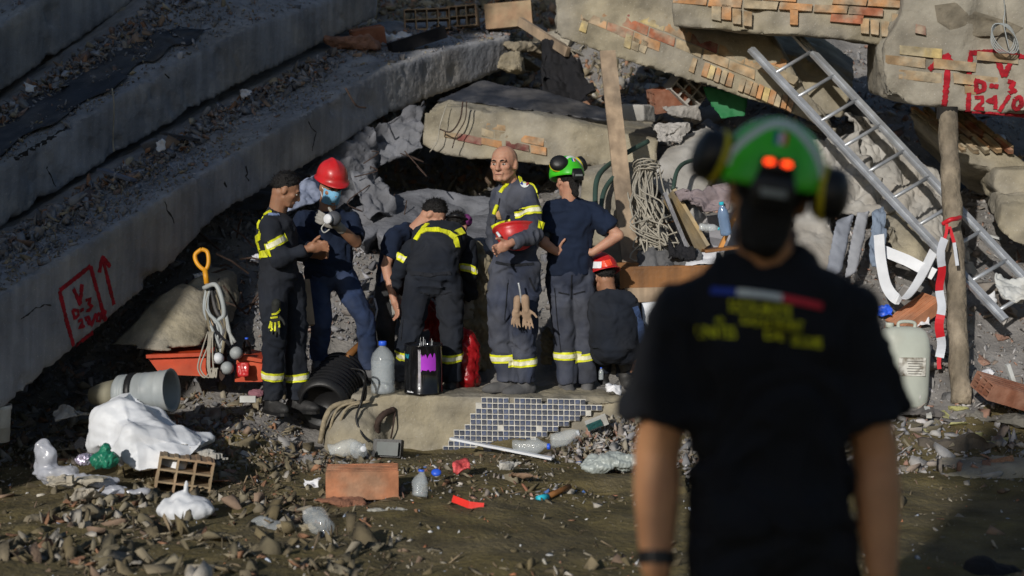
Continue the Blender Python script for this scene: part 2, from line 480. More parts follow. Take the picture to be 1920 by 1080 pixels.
gx = np.concatenate([np.linspace(-150, -9, 20), np.linspace(-8.5, -4.6, 30), np.arange(-4.5, 4.9, .045), np.linspace(5, 9, 30), np.linspace(10, 150, 20)])
gy = np.concatenate([np.linspace(-120, -3, 14), np.linspace(-2.5, 5.8, 40), np.arange(5.9, 14, .045), np.linspace(14.1, 20, 70), np.linspace(20.5, 40, 30), np.linspace(45, 160, 14)])
X, Y = np.meshgrid(gx, gy); Z = hgt(X.ravel(), Y.ravel())
V = np.stack([X.ravel(), Y.ravel(), Z], 1); nx = len(gx); ny = len(gy)
idx = np.arange(nx * ny).reshape(ny, nx)
Q = np.stack([idx[:-1, :-1], idx[:-1, 1:], idx[1:, 1:], idx[1:, :-1]], -1).reshape(-1, 4)
def fast_mesh(name, V, Q):
    me = bpy.data.meshes.new(name); n = Q.shape[1]
    me.vertices.add(len(V)); me.vertices.foreach_set('co', np.ascontiguousarray(V, np.float32).ravel())
    me.loops.add(Q.size); me.loops.foreach_set('vertex_index', np.ascontiguousarray(Q, np.int32).ravel())
    me.polygons.add(len(Q)); me.polygons.foreach_set('loop_start', np.arange(0, Q.size, n, dtype=np.int32))
    me.update(calc_edges=True); return me
gm = fast_mesh('ground', V, Q)
gm.materials.append(dirt); gm.materials.append(sandy)
cy = V[Q].mean(1)
gm.polygons.foreach_set('material_index', (cy[:, 1] + .5 * fbm(cy * 1.3, 2, 4) > 9.9).astype(np.int32))
ground = link('ground', gm, None, None, True); ground['kind'] = 'structure'
def gz(x, y): return float(hgt(x, y)[0])
def G(px, py, lift=0.0, d0=6.0, d1=16.0):
    """where the line of sight through a picture point meets the ground"""
    ds = np.linspace(d0, d1, 500); pts = np.array([tuple(P(px, py, float(d))) for d in ds])
    below = np.nonzero(pts[:, 2] < hgt(pts[:, 0], pts[:, 1]))[0]
    k = below[0] if len(below) else 250
    return Vector(pts[k]) + Vector((0, 0, lift))

# ------------------------------------------------------------------ big fallen slabs on the left
B1 = [(-420, 800, 1060, 7.3), (-250, 700, 950, 7.9), (0, 551, 772, 8.8), (196, 437, 607, 9.7), (326, 358, 493, 10.4), (400, 313, 412, 10.9), (600, 198, 296, 12.2), (722, 128, 218, 13.2), (850, 88, 168, 14.2), (955, 70, 128, 15.0)]
B1T = [(-420, 715), (-250, 578), (0, 446), (196, 328), (326, 251), (400, 206), (600, 104), (722, 62), (850, 48), (955, 42)]
B2 = [(-420, 560, 720, 8.9), (-250, 455, 590, 9.6), (0, 312, 430, 10.6), (48, 284, 400, 10.8), (133, 237, 345, 11.2), (222, 183, 289, 11.6), (307, 134, 241, 12.0), (393, 86, 189, 12.5), (481, 46, 145, 13.0), (541, 26, 115, 13.4), (630, -5, 70, 14.0), (706, -22, 33, 14.6)]
B2T = [(-420, 490), (-250, 362), (0, 198), (48, 164), (133, 105), (222, 46), (307, -20), (393, -60), (481, -85), (541, -90), (630, -80), (706, -75)]
B3 = [(-420, 300, 450, 10.4), (-250, 200, 340, 11.3), (0, 52, 176, 12.3), (78, -5, 122, 12.7), (189, -60, 48, 13.3), (285, -105, -22, 13.9)]
B3T = [(-420, 190), (-250, 90), (0, -60), (78, -110), (189, -150), (285, -170)]
def long_slab(st, tops, back, name, label, seed, voxel=.034):
    rings = []
    for (px, a, b, d), (_, t) in zip(st, tops):
        A = P(px, a, d); B = P(px, b, d + .03); T = P(px, t, d + back)
        ex = (T - A) * 0.45
        T2 = T + ex
        th = (A - B)
        rings.append([A, B, T2 - th, T2])
    m = MB(); vs = [p for r in rings for p in r]; fs = []
    for i in range(len(rings) - 1):
        for k in range(4):
            k2 = (k + 1) % 4; fs.append((4 * i + k, 4 * i + k2, 4 * i + 4 + k2, 4 * i + 4 + k))
    fs.append((3, 2, 1, 0)); q = 4 * (len(rings) - 1); fs.append((q, q + 1, q + 2, q + 3))
    m.add(vs, fs)
    me = union(m, voxel, 0); rough(me, .006, 2.0, .030, 5.0, seed, .006)
    me.materials.append(conc_face); me.materials.append(concrete)
    # top surface carries dust
    nn = np.empty(len(me.polygons) * 3); me.polygons.foreach_get('normal', nn); nn = nn.reshape(-1, 3)
    me.polygons.foreach_set('material_index', (nn[:, 2] > .55).astype(np.int32))
    o = link(name, me, None, None, True)
    tag(o, label, 'slab', 'pancaked floor slabs'); return o
slab1 = long_slab(B1, B1T, 1.6, 'concrete_slab', 'lowest long grey concrete slab on the left with red spray marking', 1)
slab2 = long_slab(B2, B2T, 1.6, 'concrete_slab', 'middle long grey concrete slab on the left with dark sheet on top', 2)
slab3 = long_slab(B3, B3T, 1.5, 'concrete_slab', 'uppermost grey concrete slab in the top left corner', 3)
SB1, SB2, SB3 = bvh_of(slab1), bvh_of(slab2), bvh_of(slab3)

# spray marking on the lowest slab: box, V, D-3, 29/08 and an arrow
def spray(bvh, strokes, parent, w, seed=0, fall=None, off=.006):
    for i, s in enumerate(strokes):
        ww = s[0] if isinstance(s[0], float) else 1.0
        pts = s[1:] if isinstance(s[0], float) else s
        ribbon(bvh, pts, w * ww, 'spray_marking', paint_red, parent, off, 2.5, fall, .22, seed + i)
spray(SB1, [
    [(111, 545), (140, 522), (169, 499)], [(169, 499), (183, 550), (198, 604)], [(198, 604), (165, 630), (138, 650)], [(138, 650), (124, 600), (111, 545)],
    [(137, 541), (150, 571)], [(153, 533), (150, 571)],
    [.8, (135, 581), (140, 598)], [.8, (135, 581), (145, 582), (147, 590), (140, 598)], [.8, (149, 583), (156, 580)],
    [.8, (160, 563), (169, 560), (166, 570), (172, 574), (166, 582), (161, 582)],
    [.7, (145, 603), (153, 599), (154, 606), (148, 615), (158, 611)], [.7, (162, 603), (160, 597), (166, 594), (168, 602), (162, 605), (167, 602), (167, 611)],
    [.7, (180, 588), (170, 612)], [.7, (181, 594), (185, 588), (189, 592), (187, 602), (182, 602), (181, 594)],
    [.7, (194, 582), (190, 586), (195, 591), (192, 597), (197, 596), (195, 590), (198, 584), (194, 582)],
    [(213, 571), (203, 530), (192, 484)], [(186, 511), (189, 490), (192, 482), (206, 500)]], slab1, .028)

crack_m = mat('crack_dark', (.03, .028, .026), .95)  # cracks as thin raised ribbons, the shade inside them put into the colour
def crack(bvh, pts, parent, w, seed):
    rr = random.Random(seed); q = resample(pts, 7); q = [(x + rr.uniform(-3, 3), y + rr.uniform(-3, 3)) for x, y in q]
    ribbon(bvh, q, w, 'crack', crack_m, parent, .003, 3, None, .7, seed)
crack(SB2, [(30, 297), (80, 268), (134, 236)], slab2, .03, 1); crack(SB2, [(86, 310), (96, 335), (104, 352)], slab2, .008, 2); crack(SB2, [(310, 138), (318, 146)], slab2, .012, 3)
crack(SB1, [(310, 380), (318, 402), (326, 420)], slab1, .01, 4); crack(SB1, [(460, 310), (464, 338)], slab1, .01, 5); crack(SB1, [(418, 340), (425, 352)], slab1, .016, 6); crack(SB1, [(40, 600), (75, 575), (95, 570)], slab1, .008, 7); crack(SB1, [(580, 225), (590, 250), (588, 285)], slab1, .007, 8)
# dark roofing sheet lying over the middle slab
def sheet_on(bvh, quad, name, label, m, cat, nu=40, nv=10, off=.012, amp=.02, fall=12, seed=0):
    """a cloth or sheet that lies on what is under it; quad = 4 picture corners (a,b,c,d)"""
    pts = []; ok = []
    for j in range(nv + 1):
        for i in range(nu + 1):
            u = i / nu; v = j / nv
            x = (quad[0][0] * (1 - u) + quad[1][0] * u) * (1 - v) + (quad[3][0] * (1 - u) + quad[2][0] * u) * v
            y = (quad[0][1] * (1 - u) + quad[1][1] * u) * (1 - v) + (quad[3][1] * (1 - u) + quad[2][1] * u) * v
            wob = 6 * math.sin(u * 17 + v * 3 + seed)
            h = hit(bvh, x, y + (wob if j in (0, nv) else 0), fall)
            pts.append(h[0] + h[1] * off)
    a = np.array([tuple(p) for p in pts]); a[:, 2] += amp * fbm(a * 6, 3, seed) + amp
    n = nu + 1
    fs = [(j * n + i, j * n + i + 1, (j + 1) * n + i + 1, (j + 1) * n + i) for j in range(nv) for i in range(nu)]
    m_ = MB().add([tuple(q) for q in a], fs); o = m_.build(name, m, None, True)
    sol = o.modifiers.new('t', 'SOLIDIFY'); sol.thickness = .006; sol.offset = 0
    return tag(o, label, cat)
sheet_on(SB2, [(-60, 262), (185, 120), (240, 150), (-60, 330)], 'roofing_sheet', 'dark grey roofing sheet lying on the middle slab at the left edge', tarp_dark, 'sheet', seed=2, amp=.015)
sheet_on(SB2, [(180, 108), (330, 55), (395, 62), (220, 148)], 'roofing_sheet', 'dark grey roofing sheet folded on the middle slab below the hollow brick', tarp_dark, 'sheet', seed=4, amp=.015)

# ------------------------------------------------------------------ broken blocks
def block(name, label, poly, back, material, voxel=.03, seed=0, amp=.012, chip=.05, cat='block', group=None, flat=False, fine=.004):
    """poly: (px, py, depth) corners of the front face; back: extrusion vector"""
    m = MB().prism([P(*p) for p in poly], back)
    me = union(m, voxel, 1); rough(me, amp, 4.0, chip, 3.0, seed, fine)
    o = link(name, me, material, None, not flat); tag(o, label, cat, group); return o

def inside(x, y, poly):
    r = False; n = len(poly)
    for i in range(n):
        (x1, y1), (x2, y2) = poly[i], poly[(i + 1) % n]
        if (y1 > y) != (y2 > y) and x < (x2 - x1) * (y - y1) / (y2 - y1) + x1: r = not r
    return r
BRK = {'r': (.24, .075, .05), 'o': (.46, .24, .11), 'y': (.52, .40, .18), 'd': (.19, .065, .055), 'c': (.40, .32, .21), 't': (.37, .25, .14), 'R': (.36, .13, .07)}
_tile_me = {}
def tiles(parent, pl, lst, th=.005):
    """facing bricks: (cx, cy, ux, uy, vx, vy, colour): picture centre and half axes, laid on the plane of the face"""
    for (cx, cy, ux, uy, vx, vy, c) in lst:
        q = [on_plane(cx + a * ux + b * vx + random.uniform(-1.3, 1.3), cy + a * uy + b * vy + random.uniform(-1.1, 1.1), pl) for a, b in ((-1, -1), (1, -1), (1, 1), (-1, 1))]
        m = MB().prism([p + pl[1] * th for p in q], -pl[1] * (th + .03))
        o = m.build('brick', brick_m, parent)
        j = random.uniform(.8, 1.2); cc = BRK[c]; o.color = (cc[0] * j, cc[1] * j, cc[2] * j, 1)

# middle block with a band of facing bricks
mid = block('facade_block', 'sand coloured facade block with a short band of bricks behind the bald man',
            [(797, 210, 12.9), (830, 196, 12.9), (1000, 214, 12.75), (1235, 262, 12.6), (1225, 330, 12.5), (1130, 324, 12.55), (960, 305, 12.7), (835, 293, 12.85), (788, 272, 12.9)],
            Vector((.15, 1.9, .28)), conc_tan, .03, 11, .016, .05)
plm = plane3(P(835, 250, 12.86), P(1190, 280, 12.56), P(830, 290, 12.83))
tiles(mid, plm, [(880, 260, 22, 4.5, 0, 7, 'd'), (922, 268, 20, 4, 0, 7, 'o'), (845, 254, 13, 3, 0, 6, 't'), (914, 250, 12, 3, 0, 7, 'c'),
                 (970, 274, 21, 4, 0, 7, 'd'), (1010, 282, 14, 3, 0, 7, 'o'), (950, 256, 22, 4, 0, 7, 'c'), (998, 264, 22, 4, 0, 7, 'o'), (930, 238, 18, 3, 0, 5, 't')])
# two long tilted facade slabs, upper right, and the right hand block
fa = block('facade_slab', 'long tilted facade slab with orange and red bricks propped by the wooden plank',
           [(1045, -30, 13.0), (1090, -60, 13.0), (1420, 30, 12.6), (1480, 120, 12.5), (1565, 250, 12.4), (1500, 217, 12.4), (1300, 155, 12.6), (1130, 100, 12.8), (1033, 66, 12.95)],
           Vector((.25, 1.3, .25)), conc_tan, .03, 12, .014, .05)
pla = plane3(P(1045, 0, 13.0), P(1500, 180, 12.4), P(1130, 100, 12.8))
def courses(poly, o, u, v, n, seed, wts='tttoooRrdcy', skip=.1):
    """running bond: o picture origin, u brick step, v course step; only bricks whose centre lies in poly"""
    rr = random.Random(seed); out = []
    for r in range(-2, n):
        for k in range(-3, 16):
            q = k + .5 * (r % 2); x = o[0] + u[0] * q + v[0] * r; y = o[1] + u[1] * q + v[1] * r
            if inside(x, y, poly) and rr.random() > skip: out.append((x, y, u[0] * .475, u[1] * .475, v[0] * .44, v[1] * .44, rr.choice(wts)))
    return out
la = courses([(1075, 0), (1150, -20), (1290, 30), (1400, 70), (1475, 130), (1470, 170), (1420, 150), (1320, 112), (1240, 92), (1130, 52), (1085, 40)], (1092, 8), (50, 20.5), (-4, 19), 8, 3)
for k in range(17):
    cx = 1300 + k * 11.4; cy = 122 + k * 4.6
    if k not in (1, 7): la.append((cx, cy, 4.9, 2, -3.5, 12.5, 'ttoyocoot'[k % 9]))
la += [(1095, 48, 6, 2.5, -3, 12, 'y'), (1178, 77, 6, 2.5, -3, 12, 'y'), (1207, 88, 6, 3, -3, 11, 'c'), (1192, 83, 6, 3, -3, 11, 'c')]
tiles(fa, pla, la)
fb = block('facade_slab', 'facade slab across the top right with red and yellow bricks above the ladder',
           [(1258, -60, 12.2), (1720, -60, 11.8), (1705, 0, 11.8), (1655, 86, 11.8), (1560, 70, 11.9), (1420, 63, 12.0), (1330, 55, 12.1), (1262, 48, 12.2)],
           Vector((.2, 1.0, .1)), conc_tan, .03, 13, .012, .05)
plb = plane3(P(1262, 0, 12.2), P(1655, 0, 11.8), P(1420, 60, 12.0))
lb = courses([(1275, -40), (1690, -40), (1700, 5), (1680, 38), (1590, 38), (1500, 26), (1400, 20), (1300, 8), (1275, 2)], (1300, -32), (66, 4), (-3, 16.5), 6, 5, 'ttoooRRddyc', .06)
for cx, cy, c in [(1362, 23, 'o'), (1382, 31, 't'), (1401, 35, 't'), (1489, 32, 'o'), (1622, 48, 't'), (1640, 51, 't'), (1660, 54, 't'), (1680, 40, 't'), (1343, 24, 'c')]:
    lb.append((cx, cy, 8, 1, 0, 14, c))
tiles(fb, plb, lb)
fc = block('facade_block', 'broken facade block at the right edge with red spray marking and arrow',
           [(1700, -60, 11.4), (2150, -60, 11.0), (2150, 260, 11.0), (1925, 216, 11.1), (1800, 210, 11.25), (1720, 200, 11.35), (1656, 186, 11.4), (1655, 85, 11.4), (1690, 30, 11.4)],
           Vector((.2, 1.3, .15)), conc_beige, .03, 14, .014, .05)
plc = plane3(P(1660, 100, 11.4), P(1925, 100, 11.13), P(1700, 190, 11.37))
tiles(fc, plc, [(1726, 97, 40, 4, 0, 9, 'y'), (1698, 115, 38, 4, 0, 9, 't'), (1790, 122, 40, 4, 0, 9, 't'), (1725, 143, 40, 4, 0, 9, 't'), (1830, 150, 42, 4, 0, 9, 't'), (1870, 108, 38, 4, 0, 9, 't'), (1845, 172, 36, 4, 0, 8, 't'), (1726, 55, 9, 2, 0, 8, 'd')])
FCB = bvh_of(fc)
spray(FCB, [[1.2, (1770, 204), (1775, 155), (1778, 104)], [1.2, (1742, 131), (1760, 115), (1776, 105), (1789, 128)],
    [(1815, 207), (1818, 150), (1819, 100)], [(1816, 100), (1870, 97), (1930, 110)], [(1812, 208), (1860, 212), (1935, 217)],
    [1.1, (1866, 103), (1882, 144)], [1.1, (1902, 103), (1882, 144)],
    [.9, (1830, 152), (1832, 172)], [.9, (1828, 150), (1845, 156), (1845, 168), (1831, 174)], [.9, (1855, 161), (1872, 163)],
    [.9, (1888, 152), (1902, 156), (1895, 164), (1905, 172), (1890, 176)],
    [.8, (1828, 184), (1842, 182), (1842, 192), (1828, 204), (1846, 204)], [.8, (1866, 205), (1867, 182), (1852, 190), (1867, 194)], [.8, (1892, 180), (1874, 208)],
    [.9, (1902, 186), (1912, 182), (1916, 196), (1906, 206), (1899, 198), (1902, 186)]], fc, .036, 50, None, .014)
# grey plaster patch, brown stain patch on the right block and a hanging cable coil
def patch(bvh, poly, name, m, parent, off=.006, fall=11.3):
    c = (sum(p[0] for p in poly) / len(poly), sum(p[1] for p in poly) / len(poly))
    vs = []; fs = []; K = 5; n = len(poly)
    for k in range(K + 1):
        for p in poly:
            x = c[0] + (p[0] - c[0]) * k / K; y = c[1] + (p[1] - c[1]) * k / K
            h = hit(bvh, x, y, fall); vs.append(h[0] + h[1] * off)
    for k in range(K):
        for i in range(n): fs.append((k * n + i, k * n + (i + 1) % n, (k + 1) * n + (i + 1) % n, (k + 1) * n + i))
    return MB().add(vs, fs).build(name, m, parent, True)
patch(FCB, [(1752, 10), (1790, 5), (1830, 22), (1890, 40), (1918, 52), (1900, 66), (1830, 68), (1780, 55), (1757, 40)], 'mortar_patch', mat('mortar_brown', (.19, .165, .125), .95, .25, 8, .7, 30, bdist=.02), fc)

# panel with diagonal facing bricks below the right block
panel = block('facade_slab', 'fallen brick faced panel lying under the right facade block behind the log post',
              [(1700, 210, 12.2), (1800, 214, 12.1), (1960, 330, 11.7), (1900, 330, 11.7), (1800, 300, 11.8)], Vector((.3, .7, -.25)), conc_tan, .03, 15, .008, .02)
plp = plane3(P(1720, 212, 12.2), P(1800, 214, 12.1), P(1800, 296, 11.8))
lp = []
for r in range(10):
    for k in range(3):
        cx = 1728 + r * 11 + k * 33 - (r % 2) * 12; cy = 212 + k * 26 + (r % 2) * -6
        if cy < 285 and cx < 1905: lp.append((cx, cy + 8, 14, 11.5, 4.2, -.6, random.choice('ttcrRco')))
tiles(panel, plp, lp, .02)

# tan and grey blocks lying about on the right and in the middle
block('concrete_block', 'large plain concrete block at the right edge below the brick panel', [(1868, 318, 11.6), (2050, 318, 11.4), (2050, 372, 11.4), (1880, 380, 11.6), (1862, 350, 11.6)], Vector((.1, .9, .1)), conc_tan, .03, 21)
block('concrete_block', 'sand coloured concrete block at the right edge beside the ladder foot', [(1880, 385, 11.3), (2030, 395, 11.1), (2040, 470, 11.0), (1905, 462, 11.2), (1872, 430, 11.3)], Vector((.1, .8, .3)), conc_tan, .03, 22)
block('concrete_block', 'pale concrete block seen between the upper ladder rungs', [(1425, 95, 12.9), (1530, 110, 12.9), (1600, 160, 12.8), (1580, 225, 12.7), (1540, 215, 12.7), (1470, 150, 12.8)], Vector((.2, .8, .3)), conc_tan, .03, 23)
block('concrete_slab', 'tilted tan concrete slab fragment under the white strip', [(1655, 430, 11.3), (1685, 415, 11.4), (1752, 470, 11.3), (1752, 500, 11.2), (1735, 520, 11.1), (1672, 470, 11.2)], Vector((.1, .5, .1)), conc_tan, .025, 24, cat='slab')
block('concrete_slab', 'pale broken plaster slab behind the foreground man shoulder', [(1235, 300, 12.2), (1300, 270, 12.4), (1345, 300, 12.3), (1320, 370, 12.0), (1250, 385, 11.9), (1215, 340, 12.0)], Vector((.2, .6, .2)), conc_pale, .025, 25, cat='slab')
block('concrete_slab', 'light plaster wall fragment right of the foreground helmet', [(1490, 400, 11.7), (1560, 390, 11.7), (1570, 470, 11.4), (1545, 540, 11.1), (1480, 520, 11.1)], Vector((.1, .5, .1)), conc_pale, .025, 26, cat='slab')
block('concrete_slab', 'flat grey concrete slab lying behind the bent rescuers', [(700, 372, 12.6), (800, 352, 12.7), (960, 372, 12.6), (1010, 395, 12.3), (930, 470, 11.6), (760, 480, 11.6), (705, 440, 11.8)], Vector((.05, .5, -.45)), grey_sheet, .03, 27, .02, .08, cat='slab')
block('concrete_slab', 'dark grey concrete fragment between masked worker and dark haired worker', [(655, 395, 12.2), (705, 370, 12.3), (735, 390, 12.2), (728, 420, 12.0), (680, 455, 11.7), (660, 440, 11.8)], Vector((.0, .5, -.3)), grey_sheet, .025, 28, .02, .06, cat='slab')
block('concrete_slab', 'sandy concrete fragment under the lowest slab beside the shovel', [(200, 652, 10.1), (270, 580, 10.3), (340, 535, 10.5), (385, 548, 10.5), (392, 600, 10.3), (378, 648, 10.1), (300, 658, 10.0)], Vector((.1, .7, .1)), conc_tan, .025, 29, .02, .06, cat='slab')
block('concrete_slab', 'yellowish wall fragment behind the woman in the green helmet', [(1090, 330, 12.0), (1190, 320, 12.0), (1200, 420, 11.6), (1190, 500, 11.2), (1120, 500, 11.2), (1085, 420, 11.6)], Vector((.05, .4, .1)), conc_tan, .025, 30, .012, .04, cat='slab')
block('concrete_block', 'white faced square block beside the top of the plank', [(1165, 195, 12.5), (1207, 197, 12.4), (1208, 228, 12.4), (1166, 226, 12.5)], Vector((.12, .22, .01)), conc_pale, .012, 31, .004, .01)
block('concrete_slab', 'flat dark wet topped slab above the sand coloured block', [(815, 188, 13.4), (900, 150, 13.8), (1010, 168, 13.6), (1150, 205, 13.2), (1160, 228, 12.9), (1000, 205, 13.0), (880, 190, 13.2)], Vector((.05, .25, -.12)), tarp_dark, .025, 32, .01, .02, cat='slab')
# hanging crumpled sheets of metal lath and plaster below the lowest slab
def crumple(name, label, poly, m, cat, d_amp=.12, seed=0, n=26, thick=.012, group=None, sc=4.0):
    """crumpled sheet: quad (px,py,d)*4 filled by a folded grid"""
    a, b, c, d = [P(*q) for q in poly]; vs = []
    nrm = (b - a).cross(d - a).normalized()
    if nrm.y > 0: nrm = -nrm
    uv = np.array([(i / n, j / n) for j in range(n + 1) for i in range(n + 1)])
    A, B, C, D = [np.array(tuple(q)) for q in (a, b, c, d)]
    u = uv[:, :1]; v = uv[:, 1:]
    pts = (A * (1 - u) + B * u) * (1 - v) + (D * (1 - u) + C * u) * v
    q = pts * sc
    fold = .9 * crease(q * .8, seed) + .5 * crease(q * 2.2, seed + 3) + .2 * crease(q * 5, seed + 6) + .10 * vnoise(q * 9, seed + 5)
    pts = pts + np.array(tuple(nrm)) * (fold * d_amp)[:, None]
    L = (B - A); edge = (np.minimum(np.minimum(u, 1 - u), np.minimum(v, 1 - v))[:, 0] < .02)
    pts = pts + edge[:, None] * .25 * d_amp * np.stack([fbm(q * 2, 2, seed + 11), fbm(q * 2, 2, seed + 12), fbm(q * 2, 2, seed + 13)], 1)
    fs = [(j * (n + 1) + i, j * (n + 1) + i + 1, (j + 1) * (n + 1) + i + 1, (j + 1) * (n + 1) + i) for j in range(n) for i in range(n)]
    o = MB().add([tuple(p) for p in pts], fs).build(name, m, None, True)
    s = o.modifiers.new('t', 'SOLIDIFY'); s.thickness = thick; s.offset = 0
    return tag(o, label, cat, group)
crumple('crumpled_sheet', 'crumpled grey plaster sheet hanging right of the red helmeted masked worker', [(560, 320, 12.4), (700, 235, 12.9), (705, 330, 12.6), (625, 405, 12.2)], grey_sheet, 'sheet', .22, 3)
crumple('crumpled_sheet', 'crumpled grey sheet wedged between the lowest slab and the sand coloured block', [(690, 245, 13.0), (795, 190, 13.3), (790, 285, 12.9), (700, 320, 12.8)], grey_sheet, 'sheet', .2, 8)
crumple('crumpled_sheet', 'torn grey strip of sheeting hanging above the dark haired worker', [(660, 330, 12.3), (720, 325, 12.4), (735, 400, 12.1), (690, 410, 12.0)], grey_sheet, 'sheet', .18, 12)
crumple('crumpled_sheet', 'pale blue crumpled sheet behind the masked worker shoulder', [(540, 350, 11.4), (600, 325, 11.8), (610, 370, 11.6), (545, 395, 11.3)], mat('sheet_blue', (.30, .34, .46), .8, .15, 5, .3, 30), 'sheet', .08, 14)
crumple('plaster_wall', 'cracked white plaster surface behind the ladder', [(1590, 205, 12.6), (1760, 330, 12.3), (1850, 560, 11.4), (1640, 400, 11.9)], conc_pale, 'wall', .14, 17, n=50, thick=.03, sc=5)
crumple('plaster_sheet', 'cracked plaster fragment under the lower left ladder rail', [(1510, 265, 12.3), (1600, 260, 12.3), (1680, 400, 11.7), (1560, 400, 11.8)], conc_pale, 'plaster', .13, 19, n=40, thick=.03, sc=6)

# ------------------------------------------------------------------ mosaic tiled slab in the middle foreground
tb_t = P(900, 745, 10.0).z
def X10(px, d=10.0): return (px - 960) * d / F
m = MB().prism([Vector((X10(655), 10.0, -.15)), Vector((X10(1215), 10.0, -.15)), Vector((X10(1200), 10.0, tb_t - .02)), Vector((X10(905), 10.0, tb_t)), Vector((X10(655), 10.0, tb_t + .02))], (0, 1.15, 0))
m.capsule((X10(662), 10.02, .10), (X10(655), 10.9, .12), .24, .24)
me = union(m, .022, 1); rough(me, .010, 5.0, .03, 3.2, 41, .006)
c = coords(me); fr = (c[:, 1] < 10.06) & (c[:, 0] > X10(815)); c[fr, 1] = np.where(c[fr, 1] < 10.03, 10.0, c[fr, 1]); set_coords(me, c)
tiled = link('tiled_slab', me, conc_tan, None, True)
tag(tiled, 'broken concrete base with blue mosaic tiles on its front, rescuers standing on it', 'slab')
tpoly = [(906, 744), (1000, 747), (1140, 757), (1102, 776), (1062, 800), (1005, 824), (965, 846), (826, 852), (838, 836), (852, 812), (882, 790), (894, 760)]
th_, tw = .006, .0148
mt = MB(); mt.abox((0, 0, 0), tw * 2, th_ * 2, tw * 2); tile_me = mt.mesh('mosaic_tile'); tile_me.materials.append(tile_m)
gr = MB(); ng = 0
for j in range(13):
    for i in range(36):
        px = 822 + i * 10.3; py = 750 + j * 10.3
        w = P(px + 3, py + .02 * (px - 900), 9.985)
        if inside(px + 3, py + .02 * (px - 900), tpoly) and not (abs(px - 1015) < 5 and j == 0) and not (abs(px - 951) < 5 and j == 0):
            o = bpy.data.objects.new('mosaic_tile', tile_me); COL.objects.link(o); o.location = (w.x, 9.985 - random.uniform(0, .004), w.z); o.rotation_euler = (random.uniform(-.04, .04), random.uniform(-.05, .05), random.uniform(-.04, .04)); o.parent = tiled; ng += 1
            kk = random.choice((.6, .8, 1, 1, 1.2, 1.6)); o.color = (.042 * kk, .062 * kk, .125 * kk, 1)
            if random.random() < .05: bpy.data.objects.remove(o)
            gr.abox((w.x, 9.992, w.z), .0392, .012, .0392)
gr.build('tile_grout', mat('grout', (.62, .60, .55), .95, .15, 20, .3, 60), tiled)
# bent stirrups and a corrugated hose end sticking out of the round end
for k, (x0, off) in enumerate([(604, 0), (618, .02), (634, .05)]):
    pts = catmull([P(x0 + 60, 752, 9.97 - off), P(x0 + 22, 762, 9.9), P(x0 + 6, 785, 9.86), P(x0 - 4, 830, 9.9)])
    MB().tube(pts, .010 if k else .02, 8).build('stirrup', mat('old_rope', (.30, .25, .17), .95, .2, 30, .5, 90), tiled, True)
pts = catmull([P(708, 820, 9.93), P(708, 795, 9.88), P(718, 778, 9.9), P(738, 768, 9.99)])
MB().tube(pts, [.022 + .003 * (i % 2) for i in range(len(pts))], 10).build('corrugated_tube', rust, tiled, True)
pts = catmull([P(742, 766, 9.99), P(737, 800, 9.95), P(733, 822, 9.97)]); MB().tube(pts, .006, 6).build('rebar', rust, tiled)
# low kerb of a foundation wall on the right and in the centre
block('foundation_kerb', 'low concrete kerb edge along the ground at the right', [(1570, 880, 9.15), (1750, 872, 9.2), (2000, 872, 9.1), (2000, 905, 9.0), (1570, 908, 9.0)], Vector((0, .35, 0)), conc_tan, .02, 44, .012, .04, cat='kerb')
block('foundation_kerb', 'low earthy kerb edge on the ground left of the foreground man', [(945, 910, 8.75), (1080, 900, 8.8), (1290, 888, 8.9), (1290, 925, 8.7), (960, 935, 8.6)], Vector((0, .3, -.02)), dirt, .02, 45, .015, .05, cat='kerb')

# ------------------------------------------------------------------ unseen walls added to cast shade: at the left and behind the viewer
def build_shade_wall(name, label, c, along, L, D_, H, seed):
    along = Vector(along).normalized(); back = Vector((along.y, -along.x, 0)); m = MB(); ro = thing(name, (c[0], c[1], 0), label, 'building')
    n = int(H / 2.6) + 1; c = Vector((c[0], c[1], 0))
    wl = MB()
    wl.box(c + Vector((0, 0, H / 2)), along * L / 2, back * D_ / 2, Vector((0, 0, H / 2)))
    me = union(wl, .12, 1); rough(me, .05, 1.0, .12, 1.2, seed); link('wall', me, conc_tan, ro, True)
    for k in range(1, n):
        m2 = MB(); m2.box(c + Vector((0, 0, k * 2.6)), along * (L / 2 + .12), back * (D_ / 2 + .12), Vector((0, 0, .1))); m2.build('shade_wall_ledge', concrete, ro)
    return ro
tl = Vector((SUN_AZ[0] / _l, SUN_AZ[1] / _l, 0)); nl = Vector((-tl.y, tl.x, 0))
def us(u, q): return nl * u + tl * q
build_shade_wall('shade_wall', 'unseen wall added behind the viewer to shade the foreground man', us(.06, 3.6), nl, 2.0, .5, 5.6, 61)  # added out of view to keep the sun off the foreground man
build_shade_wall('shade_wall', 'unseen tall wall added at the left to shade the slabs', us(-9.4, -1.5), nl, 6.1, .8, 10.0, 63)  # added out of view to keep the sun off the left slabs
